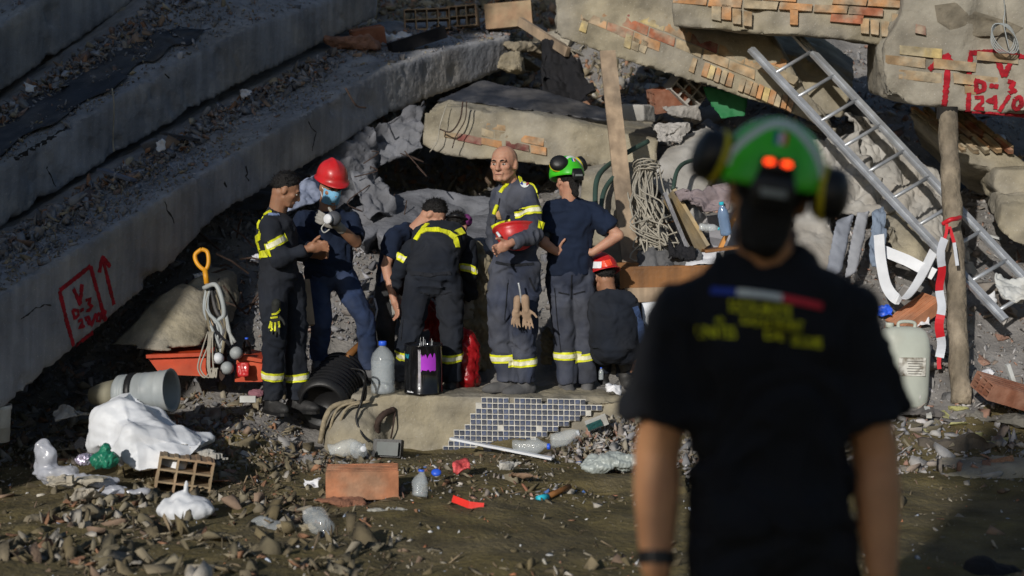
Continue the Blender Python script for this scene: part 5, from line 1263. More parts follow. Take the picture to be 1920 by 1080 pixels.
for (x_, y_, d_, m_, lab) in ((1150, 728, 10.2, paper, 'white paper scrap beside the crouching rescuer boots'), (1245, 690, 10.3, paper, 'white paper sheet low behind the foreground man left arm'), (1275, 790, 9.9, white_pl, 'white scrap between foreground arm and torso'), (1575, 775, 10.0, white_pl, 'white scrap right of the foreground torso'), (1905, 560, 10.9, white_pl, 'white plastic scrap under the ladder foot at the right'), (1850, 560, 11.0, white_pl, 'pale blue scrap near the lower ladder rungs'), (1660, 583, 10.9, blue_pl, 'small blue scrap above the jerrycan'), (1730, 600, 10.85, paper, 'white paper scrap above the jerrycan'), (585, 905, 8.5, paper, 'white paper scrap left of the orange hollow brick'), (1660, 815, 9.6, white_dirty, 'white rag in the heap left of the yellow foam'), (1850, 700, 10.0, paper, 'white sheet right of the log post base')):
    crumple('paper_scrap', lab, [(x_ - 13, y_ - 7, d_), (x_ + 13, y_ - 8, d_), (x_ + 14, y_ + 8, d_ - .06), (x_ - 12, y_ + 8, d_ - .06)], m_, 'paper', .07, int(x_), n=10, sc=11, thick=.004)
for i in range(26):
    c_ = rc.uniform(1500, 1930) if i < 16 else rc.uniform(1120, 1260); d_ = rc.uniform(9.8, 13); x_ = (c_ - 960) * d_ / F; z_ = gz(x_, d_)
    a = Vector((x_, d_, z_ + .05)); b = a + Vector((rc.uniform(-.3, .3), rc.uniform(-.2, .2), rc.uniform(-.03, .22)))
    m_ = MB().beam(a, b, rc.uniform(.02, .05), rc.uniform(.01, .03)); tag(m_.build('wood_splinter', rc.choice([wood, wood_dark, white_dirty])), near_label(a, ('thin', 'short', 'tilted', 'splintered'), 'broken batten lying'), 'batten', 'battens in the right rubble')

# ---- jerrycan
jc = thing('jerrycan', P(1690, 762, 10.15), 'dirty white plastic jerrycan beside the log post', 'jerrycan')
jb_ = P(1690, 762, 10.2); x, y, z = fr(.1, -.03, .03)
rings = []
for h, w, dd in [(0, .155, .1), (.02, .17, .115), (.1, .178, .12), (.3, .18, .12), (.42, .18, .12), (.5, .17, .115), (.55, .15, .1), (.575, .11, .07), (.58, .05, .03)]:
    rings.append((jb_ + z * h, x, y, w, dd))
MB().loft(rings, 32, 4).build('can_body', mat('jerry_white', (.50, .53, .47), .5, .08, 5, .1, 25, tint=(.42, .42, .36), tfac=.5, tsc=4), jc, True)
hd_ = catmull([jb_ + x * -.05 + z * .55 - y * .03, jb_ + x * -.05 + z * .61 - y * .03, jb_ + x * .06 + z * .61 - y * .03, jb_ + x * .06 + z * .55 - y * .03], 5)
MB().tube(hd_, .013, 8).build('handle', MATS['jerry_white'], jc, True)
MB().lathe([(.03, .57), (.03, .6), (.028, .605)], jb_ - x * .11, z, 14).build('cap', MATS['jerry_white'], jc, True)
MB().box(jb_ + z * .3 - y * .124 + x * .02, x * .1, y * .004, z * .066).build('label_plate', mat('label_white', (.7, .69, .64), .7, .05, 10, .1, 30, tint=(.16, .13, .09), tfac=.95, tsc=16), jc)
pt = MB()
for k in range(6): pt.box(jb_ + z * (.34 - k * .018) - y * .1285 + x * .04, x * (.06 - .006 * (k % 3)), y * .0012, z * .0025)
pt.build('label_print', mat('ink', (.12, .11, .1), .8), jc)
# ------------------------------------------------------------------ people
UP = Vector((0, 0, 1))
def add_hand(mb, w, dv, side, curl=.45, s=1.0, spread=.12, thumb=1):
    """palm with five fingers: w wrist, dv pointing direction, side = direction from little finger to thumb"""
    dv = dv.normalized(); side = (side - dv * side.dot(dv)).normalized(); nrm = side.cross(dv) * thumb
    pc = w + dv * .05 * s
    mb.ellipsoid(pc, dv * .058 * s, side * .041 * s, nrm * .018 * s)
    mb.capsule(w, w + dv * .03 * s, .026 * s, .028 * s)
    for k, (o, L, r) in enumerate(((.030, .075, .0095), (.010, .083, .0098), (-.011, .077, .0093), (-.030, .06, .0085))):
        p = w + dv * .095 * s + side * o * s; dd = (dv + side * (spread * (1.5 - k) * .35)).normalized()
        for q, fl in enumerate((.42, .32, .26)):
            a = curl * (.6 + .5 * q); dd = (dd * math.cos(a) - nrm * math.sin(a)).normalized()
            e = p + dd * L * fl * s; mb.capsule(p, e, r * s * (1 - .07 * q), r * s * (1 - .07 * (q + 1)), 8); p = e
    p = w + dv * .035 * s + side * .032 * s; dd = (side * .75 + dv * .6 - nrm * .35).normalized()
    for q in range(2):
        e = p + dd * .036 * s; mb.capsule(p, e, .0125 * s * (1 - .1 * q), .011 * s * (1 - .1 * q), 8); p = e; dd = (dd * .8 + dv * .5 - nrm * .3 * curl).normalized()

def head_pieces(mb, c, f, u, s=1.0):
    r = f.cross(u)
    E = lambda o, a: mb.ellipsoid(c + r * o[0] * s + f * o[1] * s + u * o[2] * s, r * a[0] * s, f * a[1] * s, u * a[2] * s)
    W = lambda o: c + r * o[0] * s + f * o[1] * s + u * o[2] * s
    E((0, -.012, .030), (.079, .098, .083)); E((0, .028, -.026), (.066, .062, .076)); E((0, .045, -.074), (.050, .042, .032)); E((0, -.03, -.03), (.066, .06, .06))
    mb.capsule(W((-.034, .079, .028)), W((.034, .079, .028)), .015 * s, .015 * s, 8)
    mb.capsule(W((0, .088, .02)), W((0, .108, -.022)), .009 * s, .0145 * s, 8); mb.capsule(W((-.012, .098, -.027)), W((.012, .098, -.027)), .009 * s, .009 * s, 8)
    for k in (-1, 1):
        E((k * .042, .058, -.012), (.024, .026, .022)); mb.capsule(W((k * .050, .01, -.052)), W((k * .03, .06, -.083)), .021 * s, .019 * s, 8)
        E((k * .079, -.008, -.004), (.010, .02, .032)); E((k * .073, -.002, -.012), (.014, .014, .022))
    mb.capsule(W((-.02, .085, -.052)), W((.02, .085, -.052)), .009 * s, .009 * s, 8); mb.capsule(W((-.016, .084, -.064)), W((.016, .084, -.064)), .0085 * s, .0085 * s, 8)
    E((0, .078, -.085), (.023, .018, .017))

def face_parts(root, c, f, u, s, brows=True):
    r = f.cross(u); W = lambda o: c + r * o[0] * s + f * o[1] * s + u * o[2] * s
    for k in (-1, 1):
        MB().ellipsoid(W((k * .031, .080, .004)), r * .013 * s, f * .009 * s, u * .006 * s, 10, 6).build('eye', mat('eye_white', (.55, .52, .48), .3, 0, 1, 0), root, True)
        MB().ellipsoid(W((k * .031, .086, .004)), r * .0058 * s, f * .005 * s, u * .0058 * s, 8, 6).build('iris', mat('iris', (.02, .013, .01), .2, 0, 1, 0), root, True)
        if brows: MB().tube([W((k * .014, .094, .024)), W((k * .032, .093, .029)), W((k * .05, .078, .023))], [.004 * s, .0045 * s, .003 * s], 6).build('eyebrow', hair_m, root, True)
    MB().tube([W((-.02, .089, -.0575)), W((0, .0955, -.057)), W((.02, .089, -.0575))], .0035 * s, 6).build('mouth', mat('lips', (.26, .09, .075), .5, 0, 1, 0), root, True)

def hair(root, c, f, u, s=1.0, m=None, front=.055, nape=-.05, seed=0, puff=.06):
    r = f.cross(u); vs = []; fs = []; nu, nv = 40, 24
    pts = []
    for j in range(nv + 1):
        th = math.pi * .86 * j / nv
        for i in range(nu):
            ph = 2 * math.pi * i / nu
            pts.append((math.sin(th) * math.cos(ph) * .076, math.sin(th) * math.sin(ph) * .097 - .012, math.cos(th) * .089 + .035))
    a = np.array(pts)
    line = np.where(a[:, 1] > 0, .0 + (front + .02) * np.clip(a[:, 1] / .06, 0, 1), nape * np.clip(-a[:, 1] / .09, 0, 1))
    e = np.clip((a[:, 2] - line) / .03, 0, 1)
    k = 1.0 - .03 + (puff + .03) * e + .012 * vnoise(a * 120, seed) * e + .02 * vnoise(a * 45, seed + 1) * e
    cen = np.array([0, -.012, .035]); b = cen + (a - cen) * k[:, None]
    keep = a[:, 2] > line - .006
    W = np.array(tuple(c)) + s * (b[:, :1] * np.array(tuple(r)) + b[:, 1:2] * np.array(tuple(f)) + b[:, 2:] * np.array(tuple(u)))
    for j in range(nv):
        for i in range(nu):
            q = (j * nu + i, j * nu + (i + 1) % nu, (j + 1) * nu + (i + 1) % nu, (j + 1) * nu + i)
            if sum(keep[list(q)]) >= 3: fs.append(q)
    mb = MB().add([tuple(w) for w in W], fs); rr = random.Random(seed); ok = [i for i in range(len(W)) if a[i, 2] > line[i] + .004]
    hc_ = Vector(c) + u * .02 * s
    for q in range(520):      # short tufts break the outline
        i = rr.choice(ok); p = Vector(W[i]); n = (p - hc_).normalized(); t = (n * .7 + f * rr.uniform(-.1, .5) + u * rr.uniform(-.1, .3) + r * rr.uniform(-.35, .35)).normalized()
        L_ = rr.uniform(.008, .02) * s * (.5 + .6 * e[i]); w_ = .0032 * s; o1 = t.orthogonal().normalized() * w_; o2 = t.cross(o1)
        j_ = Vector((rr.uniform(-1, 1), rr.uniform(-1, 1), rr.uniform(-1, 1))) * .005; b0 = p + j_ - n * .004
        mb.add([b0 + o1, b0 - o1 * .5 + o2 * .86, b0 - o1 * .5 - o2 * .86, b0 + t * (L_ + .004)], [(0, 1, 3), (1, 2, 3), (2, 0, 3)])
    return mb.build('hair', m or hair_m, root)

def hard_hat(name, c, f, u, m, parent=None, s=1.0, label=None):
    """dome, ridge and brim; c = centre of the brim plane"""
    r = f.cross(u); vs = []; fs = []; nu, nv = 40, 12
    for j in range(nv + 1):
        th = math.pi / 2 * j / nv
        for i in range(nu):
            ph = 2 * math.pi * i / nu; x = math.sin(th) * math.cos(ph); y = math.sin(th) * math.sin(ph); z = math.cos(th)
            rid = .010 * math.exp(-(x / .13) ** 2) * z ** .3 if z > .05 else 0
            vs.append(c + r * (x * .112 * s) + f * (y * .138 * s) + u * ((z ** .9 * .135 + rid) * s))
    for (k, dz) in ((1.06, -.004), (1.13, -.012), (1.13, -.018), (.99, -.012), (.93, .03)):
        for i in range(nu):
            ph = 2 * math.pi * i / nu; x = math.cos(ph); y = math.sin(ph); ex = .035 * max(0, y) ** 2 * (1 if .99 < k else 0) * (k - 1) / .13 if k > 1 else 0
            vs.append(c + r * (x * .112 * s * k) + f * (y * (.138 * k + ex) * s) + u * ((dz - .012 * max(0, y) * (k > 1)) * s))
    rows = nv + 1 + 5
    for j in range(rows - 1):
        for i in range(nu): fs.append((j * nu + i, j * nu + (i + 1) % nu, (j + 1) * nu + (i + 1) % nu, (j + 1) * nu + i))
    return MB().add(vs, fs).build(name, m, parent, True)

def rescue_helmet(parent, c, f, u, s, cup_l, cup_r, cup_s=1.0, light=False, stripes=True):
    """green climbing style helmet with ear defenders folded up; c = brim centre"""
    r = f.cross(u); nu, nv = 44, 16; vs = []; fs = []
    def surf(th, ph, k=1.0):
        x = math.sin(th) * math.cos(ph); y = math.sin(th) * math.sin(ph); z = math.cos(th)
        drop = .0
        b = max(0, -y)
        return c + r * (x * .113 * s * k) + f * (y * .142 * s * k) + u * ((z * .132 * k + (.012 * math.cos(4 * ph) * math.sin(th) ** 2 * z)) * s - .018 * s * b * (th / 1.6) ** 3)
    for j in range(nv + 1):
        for i in range(nu): vs.append(surf(1.68 * j / nv, 2 * math.pi * i / nu))
    for i in range(nu): vs.append(surf(1.68, 2 * math.pi * i / nu, .93))
    for i in range(nu): vs.append(surf(1.3, 2 * math.pi * i / nu, .9))
    for j in range(nv + 2):
        for i in range(nu): fs.append((j * nu + i, j * nu + (i + 1) % nu, (j + 1) * nu + (i + 1) % nu, (j + 1) * nu + i))
    sh_ = MB().add(vs, fs).build('helmet', green_pl, parent, True)
    B = -math.pi / 2
    def band(pts, w, m, nm, k=1.012):
        vv = []; ff = []
        P3 = [surf(t, p, k) for t, p in pts]; cc = c + u * .03 * s
        for i, p in enumerate(P3):
            t = P3[min(i + 1, len(P3) - 1)] - P3[max(i - 1, 0)]; n = (p - cc).normalized(); sd = n.cross(t).normalized() * w / 2
            vv += [p + sd, p - sd, p - sd - n * .006, p + sd - n * .006]
        for i in range(len(P3) - 1):
            for q in range(4): ff.append((4 * i + q, 4 * i + (q + 1) % 4, 4 * i + 4 + (q + 1) % 4, 4 * i + 4 + q))
        MB().add(vv, ff).build(nm, m, sh_)
    if stripes:
        ws = mat('helmet_white', (.62, .68, .66), .5, .05, 10, 0)
        arc = [(1.45 - .75 * math.sin(math.pi * t) ** .6, B - 1.0 + 2.0 * t) for t in np.linspace(0, 1, 21)]
        band(arc, .026 * s, ws, 'reflective_band')
        band([(.45, B - 1.5 + .5 * t) for t in np.linspace(0, 1, 5)], .03 * s, ws, 'reflective_band'); band([(.45, B + 1.0 + .5 * t) for t in np.linspace(0, 1, 5)], .03 * s, ws, 'reflective_band')
        for q, m_ in ((-.09, blue_pr), (0, white_pr), (.09, red_pr)): band([(1.02, B + q - .04), (1.02, B + q + .04)], .03 * s, m_, 'flag_patch', 1.016)
    # rear adjuster and head band
    MB().loft([(surf(1.45, B, 1.02) - u * .0, r, f, .034 * s, .010 * s), (surf(1.6, B, 1.0) - u * .012 * s, r, f, .046 * s, .012 * s), (surf(1.68, B, .96) - u * .04 * s, r, f, .04 * s, .012 * s)], 16, 3).build('rear_adjuster', black_pl, sh_, True)
    MB().box(surf(1.62, B, 1.06) - u * .02 * s, r * .026 * s, f * .008 * s, u * .007 * s).build('adjuster_bar', mat('knob_grey', (.22, .24, .23), .5), sh_)
    if light:
        tl_ = mat('tail_light', (.8, .05, .02), .4, 0, 1, 0, emit=(1.0, .06, .008), estr=2.6)
        MB().loft([(surf(1.32, B, 1.02), r, f, .034 * s, .012 * s), (surf(1.5, B, 1.04), r, f, .036 * s, .014 * s)], 14, 3).build('lamp_housing', black_pl, sh_, True)
        for q in (-1, 1): MB().ellipsoid(surf(1.40, B, 1.10) + r * q * .017 * s, r * .0115 * s, f * .006 * s, u * .007 * s, 12, 8).build('tail_light', tl_, sh_, True)
    for (pos, ax_) in (cup_l, cup_r):
        ax_ = ax_.normalized(); q = .055 * s * cup_s
        cp = MB().lathe([(q * .25, -.014), (q * .8, -.012), (q * .98, 0), (q * .98, .016), (q, .018), (q, .034), (q * .9, .052), (q * .5, .062), (q * .1, .064)], pos, ax_, 24, sy=1.15, ref=u).build('ear_cup', black_pl, sh_, True)
        MB().lathe([(q * 1.0, .005), (q * 1.05, .008), (q * 1.05, .016), (q * 1.0, .019)], pos, ax_, 24, sy=1.15, ref=u).build('yellow_rim', mat('rim_yellow', (.6, .5, .02), .5), sh_, True)
        MB().tube(catmull([pos + ax_ * .03, pos + ax_ * .04 - u * .03 * s, c + (pos - c) * .82 - u * .015 * s], 4), .007, 6).build('ear_cup_arm', black_pl, sh_, True)
    return sh_

def clothes(mb, voxel, name, m, parent, seed, fold=.010, sm=3):
    me = union(mb, voxel, sm); c = coords(me); n = normals(me)
    w = c + .12 * np.stack([fbm(c * 5, 2, seed), fbm(c * 5, 2, seed + 1), fbm(c * 5, 2, seed + 2)], 1)
    d = fold * 1.3 * crease(w * 6.5, seed + 8, 5, .5) + fold * .8 * (.5 - np.abs(vnoise(w * np.array([9, 9, 14]), seed + 3)) * 1.6) + fold * .5 * (.4 - np.abs(vnoise(w * np.array([20, 20, 30]), seed + 4))) + fold * .6 * vnoise(c * 6, seed + 6)
    set_coords(me, c + n * d[:, None])
    return link(name, me, m, parent, True)

def cuff_band(o, p, ax, hw, name, m, parent, rad=.16, off=.005, lim=.125):
    ax = ax.normalized(); bm = bmesh.new(); bm.from_mesh(o.data)
    bmesh.ops.delete(bm, geom=[v for v in bm.verts if (v.co - p).length > rad or ((v.co - p) - ax * (v.co - p).dot(ax)).length > lim], context='VERTS')
    for sgn in (-1, 1):
        g = bm.verts[:] + bm.edges[:] + bm.faces[:]
        bmesh.ops.bisect_plane(bm, geom=g, plane_co=p + ax * hw * sgn, plane_no=ax * sgn, clear_outer=True)
    bm.normal_update()
    for v in bm.verts: v.co += v.normal * off
    me = bpy.data.meshes.new(name); bm.to_mesh(me); bm.free(); me.materials.clear()
    if not len(me.polygons): return None
    return link(name, me, m, parent, True)
def reflex(o, p, ax, hw=.028, rad=.13):
    b = cuff_band(o, p, ax, hw, 'reflective_band', hiviz, o, rad)
    if b: cuff_band(o, p, ax, hw * .5, 'silver_stripe', silver, b, rad, .0075)

def person(label, D, J, face, body, o):
    """J: joints as (px, py, depth offset); face, body: where the head and the chest point; o: options"""
    g = {k: P(v[0], v[1], D + (v[2] if len(v) > 2 else 0)) for k, v in J.items()}
    f = Vector(face).normalized(); u0 = Vector(o.get('head_up', (0, 0, 1))); u = (u0 - f * u0.dot(f)).normalized()
    bf = Vector(body).normalized(); sp = (g['neck'] - g['pel']); L = sp.length; su = sp.normalized()
    br = bf.cross(su).normalized(); bfw = su.cross(br).normalized()
    k = o.get('scale', 1.0); sw = o.get('shoulder', .185) * k
    base = (g['al'] + g['ar']) / 2; base.z = min(g['al'].z, g['ar'].z) - .09
    root = thing('person', base, label, 'person', o.get('group'))
    # which side of the body is on the left of the picture
    sgn = 1 if br.x > 0 else -1
    if 'lside' in o: sgn = o['lside']
    shl = g['neck'] - su * .055 * k - br * sw * sgn; shr = g['neck'] - su * .055 * k + br * sw * sgn
    if 'sl' in g: shl = g['sl']
    if 'sr' in g: shr = g['sr']
    pr = br; hl = g.get('hl', g['pel'] - pr * .09 * k * sgn - su * .04); hr = g.get('hr', g['pel'] + pr * .09 * k * sgn - su * .04)
    mid = g.get('mid', (g['pel'] + g['neck']) / 2)
    def spine(t):
        a, b, c = g['pel'], mid * 2 - (g['pel'] + g['neck']) / 2, g['neck']
        return a * (1 - t) ** 2 + b * 2 * t * (1 - t) + c * t * t
    def rings(add, s, t0=-.12):
        out = []
        for t, hw, hd in ((t0, .125, .09), (0, .166, .120), (.2, .158, .113), (.4, .156, .112), (.6, .172, .122), (.78, .182, .120), (.9, .172, .098), (.97, .11, .075), (1.02, .062, .062)):
            tt = (spine(min(1, t + .05)) - spine(max(0, t - .05))).normalized(); rr = br; ff = tt.cross(rr).normalized()
            if t < 0: p = g['pel'] + su * t * L
            else: p = spine(min(t, 1)) + (tt * (t - 1) * L if t > 1 else Vector())
            bw = o.get('belly', 1.0) if .1 < t < .5 else 1.0
            out.append((p, rr, ff, (hw * bw * k + add) * s * o.get('girth', 1), (hd * bw * k + add) * s))
        return out
    arms = [(shl, g['el'], g['wl'], 'l'), (shr, g['er'], g['wr'], 'r')]; legs = [(hl, g['kl'], g['al'], 'l'), (hr, g['kr'], g['ar'], 'r')]
    # body
    b = MB(); head_pieces(b, g['head'], f, u, k * o.get('head_s', 1.0))
    b.capsule(g['neck'] - su * .04, g['head'] - u * .05 * k - f * .022 * k, .066 * k, .060 * k); b.loft(rings(-.012, .9), 16)
    for (s_, e, w, sd) in arms:
        ak = k * o.get('arm_k', 1.0); b.capsule(s_, e, .046 * k, .042 * ak); b.capsule(e, e.lerp(w, .35), .041 * ak, .042 * ak); b.capsule(e.lerp(w, .35), w, .042 * ak, .028 * ak)
        hd_ = o.get('hand_' + sd, {}); 
        if hd_ is not None and not hd_.get('glove'):
            add_hand(b, w, Vector(hd_.get('dir', tuple(w - e))), Vector(hd_.get('side', (0, -1, .2))), hd_.get('curl', .5), k * 1.05, thumb=hd_.get('flip', 1))
    for (h, kn, a, sd) in legs:
        b.capsule(h, kn, .075 * k, .055 * k); b.capsule(kn, a, .055 * k, .04 * k)
    me = union(b, o.get('voxel', .0075), 4); body_o = link('body', me, o.get('skin', skin), root, True)
    if o.get('face', True): face_parts(root, g['head'], f, u, k * o.get('head_s', 1.0))
    if o.get('hair'): hair(root, g['head'], f, u, k * o.get('head_s', 1.0), None, **o['hair'])
    # clothing
    tm, bmt = o['top'], o['bottom']; lg = o.get('loose', 1.0); vx = o.get('cvoxel', .011)
    def sleeves(mb):
        for (s_, e, w, sd) in arms:
            mb.capsule(s_ - su * 0, s_.lerp(g['neck'], .5) , .068 * k, .062 * k)
            if o.get('short'):
                q = s_.lerp(e, o.get('sl_len', .72)); mb.capsule(s_, q, .070 * k * lg, o.get('sleeve', .070) * k * lg, 14, True)
            else:
                q = e.lerp(w, .9); mb.capsule(s_, e, .068 * k * lg, .058 * k * lg); mb.capsule(e, q, .058 * k * lg, .045 * k * lg, 12, True)
    def trousers(mb, top_t=.08):
        mb.ellipsoid(g['pel'] + su * .01, br * .172 * k, bfw * .128 * k, su * .13 * k)
        mb.loft([r for r in rings(.006, 1.0) if True][:2] + [(spine(top_t + .06), br, bfw, .158 * k * o.get('girth', 1), .116 * k)], 20)
        for (h, kn, a, sd) in legs:
            hip = h + su * .03
            mb.capsule(hip, kn, .100 * k * lg, .077 * k * lg, 14); mb.capsule(kn, kn.lerp(a, .97), .077 * k * lg, .066 * k * lg, 14, True)
    if o.get('coverall'):
        mb = MB(); mb.loft(rings(.012, 1.0), 22); sleeves(mb); trousers(mb)
        mb.lathe([(.07 * k, 0), (.075 * k, .05 * k), (.066 * k, .06 * k), (.05 * k, .02)], g['neck'] - su * .02, (g['head'] - g['neck']).normalized(), 16)
        suit = clothes(mb, vx, 'coverall', tm, root, o.get('seed', 1), o.get('fold', .012)); top_o = bot_o = suit
    else:
        mb = MB(); mb.loft(rings(.010, 1.0, o.get('hem', -.1)), 22); sleeves(mb); top_o = clothes(mb, vx, 'shirt', tm, root, o.get('seed', 1), o.get('fold', .015))
        mb = MB(); trousers(mb); bot_o = clothes(mb, vx, 'trousers', bmt, root, o.get('seed', 1) + 40, o.get('fold', .011))
    for (h, kn, a, sd) in legs:
        fd = Vector(o.get('foot_' + sd, tuple(bfw))); fd.z = 0; fd.normalize(); mb = MB()
        mb.capsule(a + UP * o.get('boot_h', .1), a - UP * .02, .056 * k, .052 * k); mb.ellipsoid(a + fd * .06 - UP * .045, fd * .15 * k, fd.cross(UP) * .053 * k, UP * .05 * k); mb.ellipsoid(a - fd * .03 - UP * .04, fd * .07 * k, fd.cross(UP) * .05 * k, UP * .055 * k)
        bo = link('boot', union(mb, .011, 2), o.get('boots', boot_m), root, True)
        MB().loft([(a + fd * .045 - UP * .085, fd, fd.cross(UP), .15 * k, .053 * k), (a + fd * .045 - UP * .065, fd, fd.cross(UP), .15 * k, .053 * k)], 18, 2.6).build('sole', black_pl, bo)
    for sd in o.get('calf_bands', ''):
        h, kn, a = [(h, kn, a) for (h, kn, a, q) in legs if q == sd][0]; t = o.get('calf_t', .62) + (.025 if sd == 'r' else -.015); reflex(bot_o, kn.lerp(a, t), (a - kn).normalized() + Vector((.08 if sd == 'r' else -.06, 0, 0)), .030 * k, .16)
    for sd in o.get('arm_bands', ''):
        s_, e, w = [(s_, e, w) for (s_, e, w, q) in arms if q == sd][0]; reflex(top_o, s_.lerp(e, o.get('arm_t', .6)), e - s_, .028 * k, .12)
    for sd in 'lr':
        hd_ = o.get('hand_' + sd) or {}
        if hd_.get('glove'):
            e, w = (g['el'], g['wl']) if sd == 'l' else (g['er'], g['wr']); mb = MB(); add_hand(mb, w, Vector(hd_.get('dir', tuple(w - e))), Vector(hd_.get('side', (0, -1, .2))), hd_.get('curl', .4), k * 1.15, thumb=hd_.get('flip', 1))
            mb.capsule(w - (w - e).normalized() * .06, w, .038, .034); link('glove', union(mb, .006, 1), hd_['glove'], root, True)
    return root, g, dict(top=top_o, bottom=bot_o, f=f, u=u, body=body_o, br=br, bf=bfw, su=su)

def loose_glove(parent, w, dv, side, m, s=1.0, curl=.15):
    mb = MB(); add_hand(mb, w, Vector(dv), Vector(side), curl, s * 1.15, .3); mb.capsule(w - Vector(dv).normalized() * .06, w, .042 * s, .036 * s); return link('glove', union(mb, .006, 1), m, parent, True)

# 1 --- worker in dark coverall at the left, seen from his right side
r1, g1, q1 = person('short haired worker in dark coverall with yellow stripes, leftmost of the group, looking down', 10.0,
    {'head': (536, 357, 0), 'neck': (517, 402, .02), 'pel': (522, 522, .02), 'el': (523, 487, -.2), 'wl': (578, 466, -.17), 'er': (566, 478, .2), 'wr': (584, 460, .06), 'sl': (506, 424, -.15), 'sr': (530, 420, .18),
     'hl': (512, 540, -.08), 'hr': (545, 540, .1), 'kl': (514, 640, -.1), 'kr': (555, 640, .08), 'al': (510, 752, -.05), 'ar': (557, 750, .1)},
    (.86, .12, -.42), (.9, .35, 0), dict(top=navy, bottom=navy, coverall=True, skin=skin_dk, hair=dict(front=.06, seed=3), calf_bands='lr', calf_t=.58, boots=boot_m, seed=11, lside=-1, boot_h=.14, loose=1.08,
    hand_l=dict(dir=(1, .1, .15), side=(0, -.3, 1), curl=.9), hand_r=dict(dir=(1, -.3, 0), side=(0, -.3, 1), curl=.9), foot_l=(.6, -.7, 0), foot_r=(.8, -.5, 0)))
bv = bvh_of(q1['top'])
ribbon(bv, [(505, 381), (487, 396), (474, 420), (478, 440), (485, 462), (489, 480)], .05, 'reflective_band', hiviz, q1['top'], .008, 4, 9.9)
ribbon(bv, [(484, 478), (508, 474)], .05, 'reflective_band', hiviz, q1['top'], .008, 4, 9.9)
b_ = ribbon(bv, [(499, 464), (517, 455), (536, 444)], .062, 'reflective_band', hiviz, q1['top'], .009, 4, 9.85)
ribbon(bv, [(502, 463), (517, 455), (533, 446)], .034, 'silver_stripe', silver, q1['top'], .012, 4, 9.85)
ribbon(bv, [(503, 402), (523, 403)], .022, 'name_tab', mat('tab_blue', (.18, .24, .42), .8), q1['top'], .007, 4, 9.9)
gl = loose_glove(r1, P(517, 585, 9.78), (-.08, 0, -1), (1, 0, 0), mat('glove_black', (.02, .022, .02), .8, .2, 20, .3, 60), .8)
gv = bvh_of(gl)
for pts in ([(507, 590), (518, 588), (527, 580)], [(508, 596), (520, 594)], [(504, 603), (502, 615)], [(510, 604), (508, 620)], [(516, 604), (516, 621)], [(522, 602), (524, 614)]):
    ribbon(gv, pts, .012, 'glove_stripe', hiviz, gl, .005, 3, 9.75)

# 2 --- masked worker with red hard hat
r2, g2, q2 = person('worker in navy tee and jeans with red hard hat and blue face mask', 10.5,
    {'head': (621, 352, 0), 'neck': (610, 400, .03), 'pel': (617, 515, .05), 'el': (572, 470, -.02), 'wl': (592, 478, -.22), 'er': (668, 455, -.08), 'wr': (632, 422, -.26),
     'hl': (596, 525, .05), 'hr': (640, 522, .05), 'kl': (602, 605, -.05), 'kr': (682, 596, -.02), 'al': (597, 675, .05), 'ar': (694, 690, .1)},
    (.42, -.78, -.40), (.2, -1, 0), dict(top=tee, bottom=jeans, short=True, sl_len=.85, skin=skin_dk, hair=dict(front=.06, seed=5), seed=21, boots=boot_grey, boot_h=.12, belly=1.06,
    hand_l=dict(dir=(.7, -.5, .1), side=(0, 0, 1), curl=.7), hand_r=dict(dir=(-.7, -.2, .3), side=(0, -.2, 1), curl=.8, glove=glove_g), foot_l=(.1, -1, 0), foot_r=(.7, -.7, 0)))
hc = g2['head'] + q2['u'] * .078 - q2['f'] * .015
hard_hat('hard_hat', hc, (q2['f'] + Vector((0, 0, .12))).normalized(), (q2['u'] - q2['f'] * .12).normalized(), red_pl, r2, 1.0)
r_ = q2['f'].cross(q2['u']); Wm = lambda o: g2['head'] + r_ * o[0] + q2['f'] * o[1] + q2['u'] * o[2]
vs = []; fs = []
for j in range(7):
    v_ = j / 6; z_ = .012 - .118 * v_
    for i in range(13):
        a = -1.25 + 2.5 * i / 12; rad = .098 + .024 * math.cos(a) * math.sin(math.pi * min(1, v_ * 1.1) ** .8) ; vs.append(Wm((math.sin(a) * .072, -.005 + math.cos(a) * rad * (1.08 - .18 * v_), z_ + .004 * (i % 2))))
for j in range(6):
    for i in range(12): fs.append((j * 13 + i, j * 13 + i + 1, j * 13 + 14 + i, j * 13 + 13 + i))
mk = MB().add(vs, fs).build('face_mask', mask_blue, r2, True)
for k in (-1, 1):
    MB().tube([Wm((k * .07, .03, .0)), Wm((k * .08, -.005, .02))], .003, 5).build('ear_loop', white_pl, mk); MB().tube([Wm((k * .06, .03, -.09)), Wm((k * .08, -.005, -.02))], .003, 5).build('ear_loop', white_pl, mk)
rs = thing('respirator', P(622, 420, 10.12), 'dark respirator with white filter held by the masked worker', 'respirator')
MB().lathe([(.02, 0), (.05, .01), (.055, .05), (.04, .075), (.015, .085)], P(626, 412, 10.2), (.1, -.9, .2), 18).build('cup', mat('resp_grey', (.09, .095, .11), .5), rs, True)
MB().lathe([(.002, 0), (.034, .001), (.036, .02), (.03, .026), (.001, .028)], P(617, 411, 10.12), (-.5, -.85, .1), 18).build('filter', white_pl, rs, True)
MB().tube(catmull([P(610, 418, 10.12), P(603, 428, 10.12), P(608, 436, 10.13), P(618, 430, 10.14)]), .005, 6).build('strap', white_dirty, rs, True)

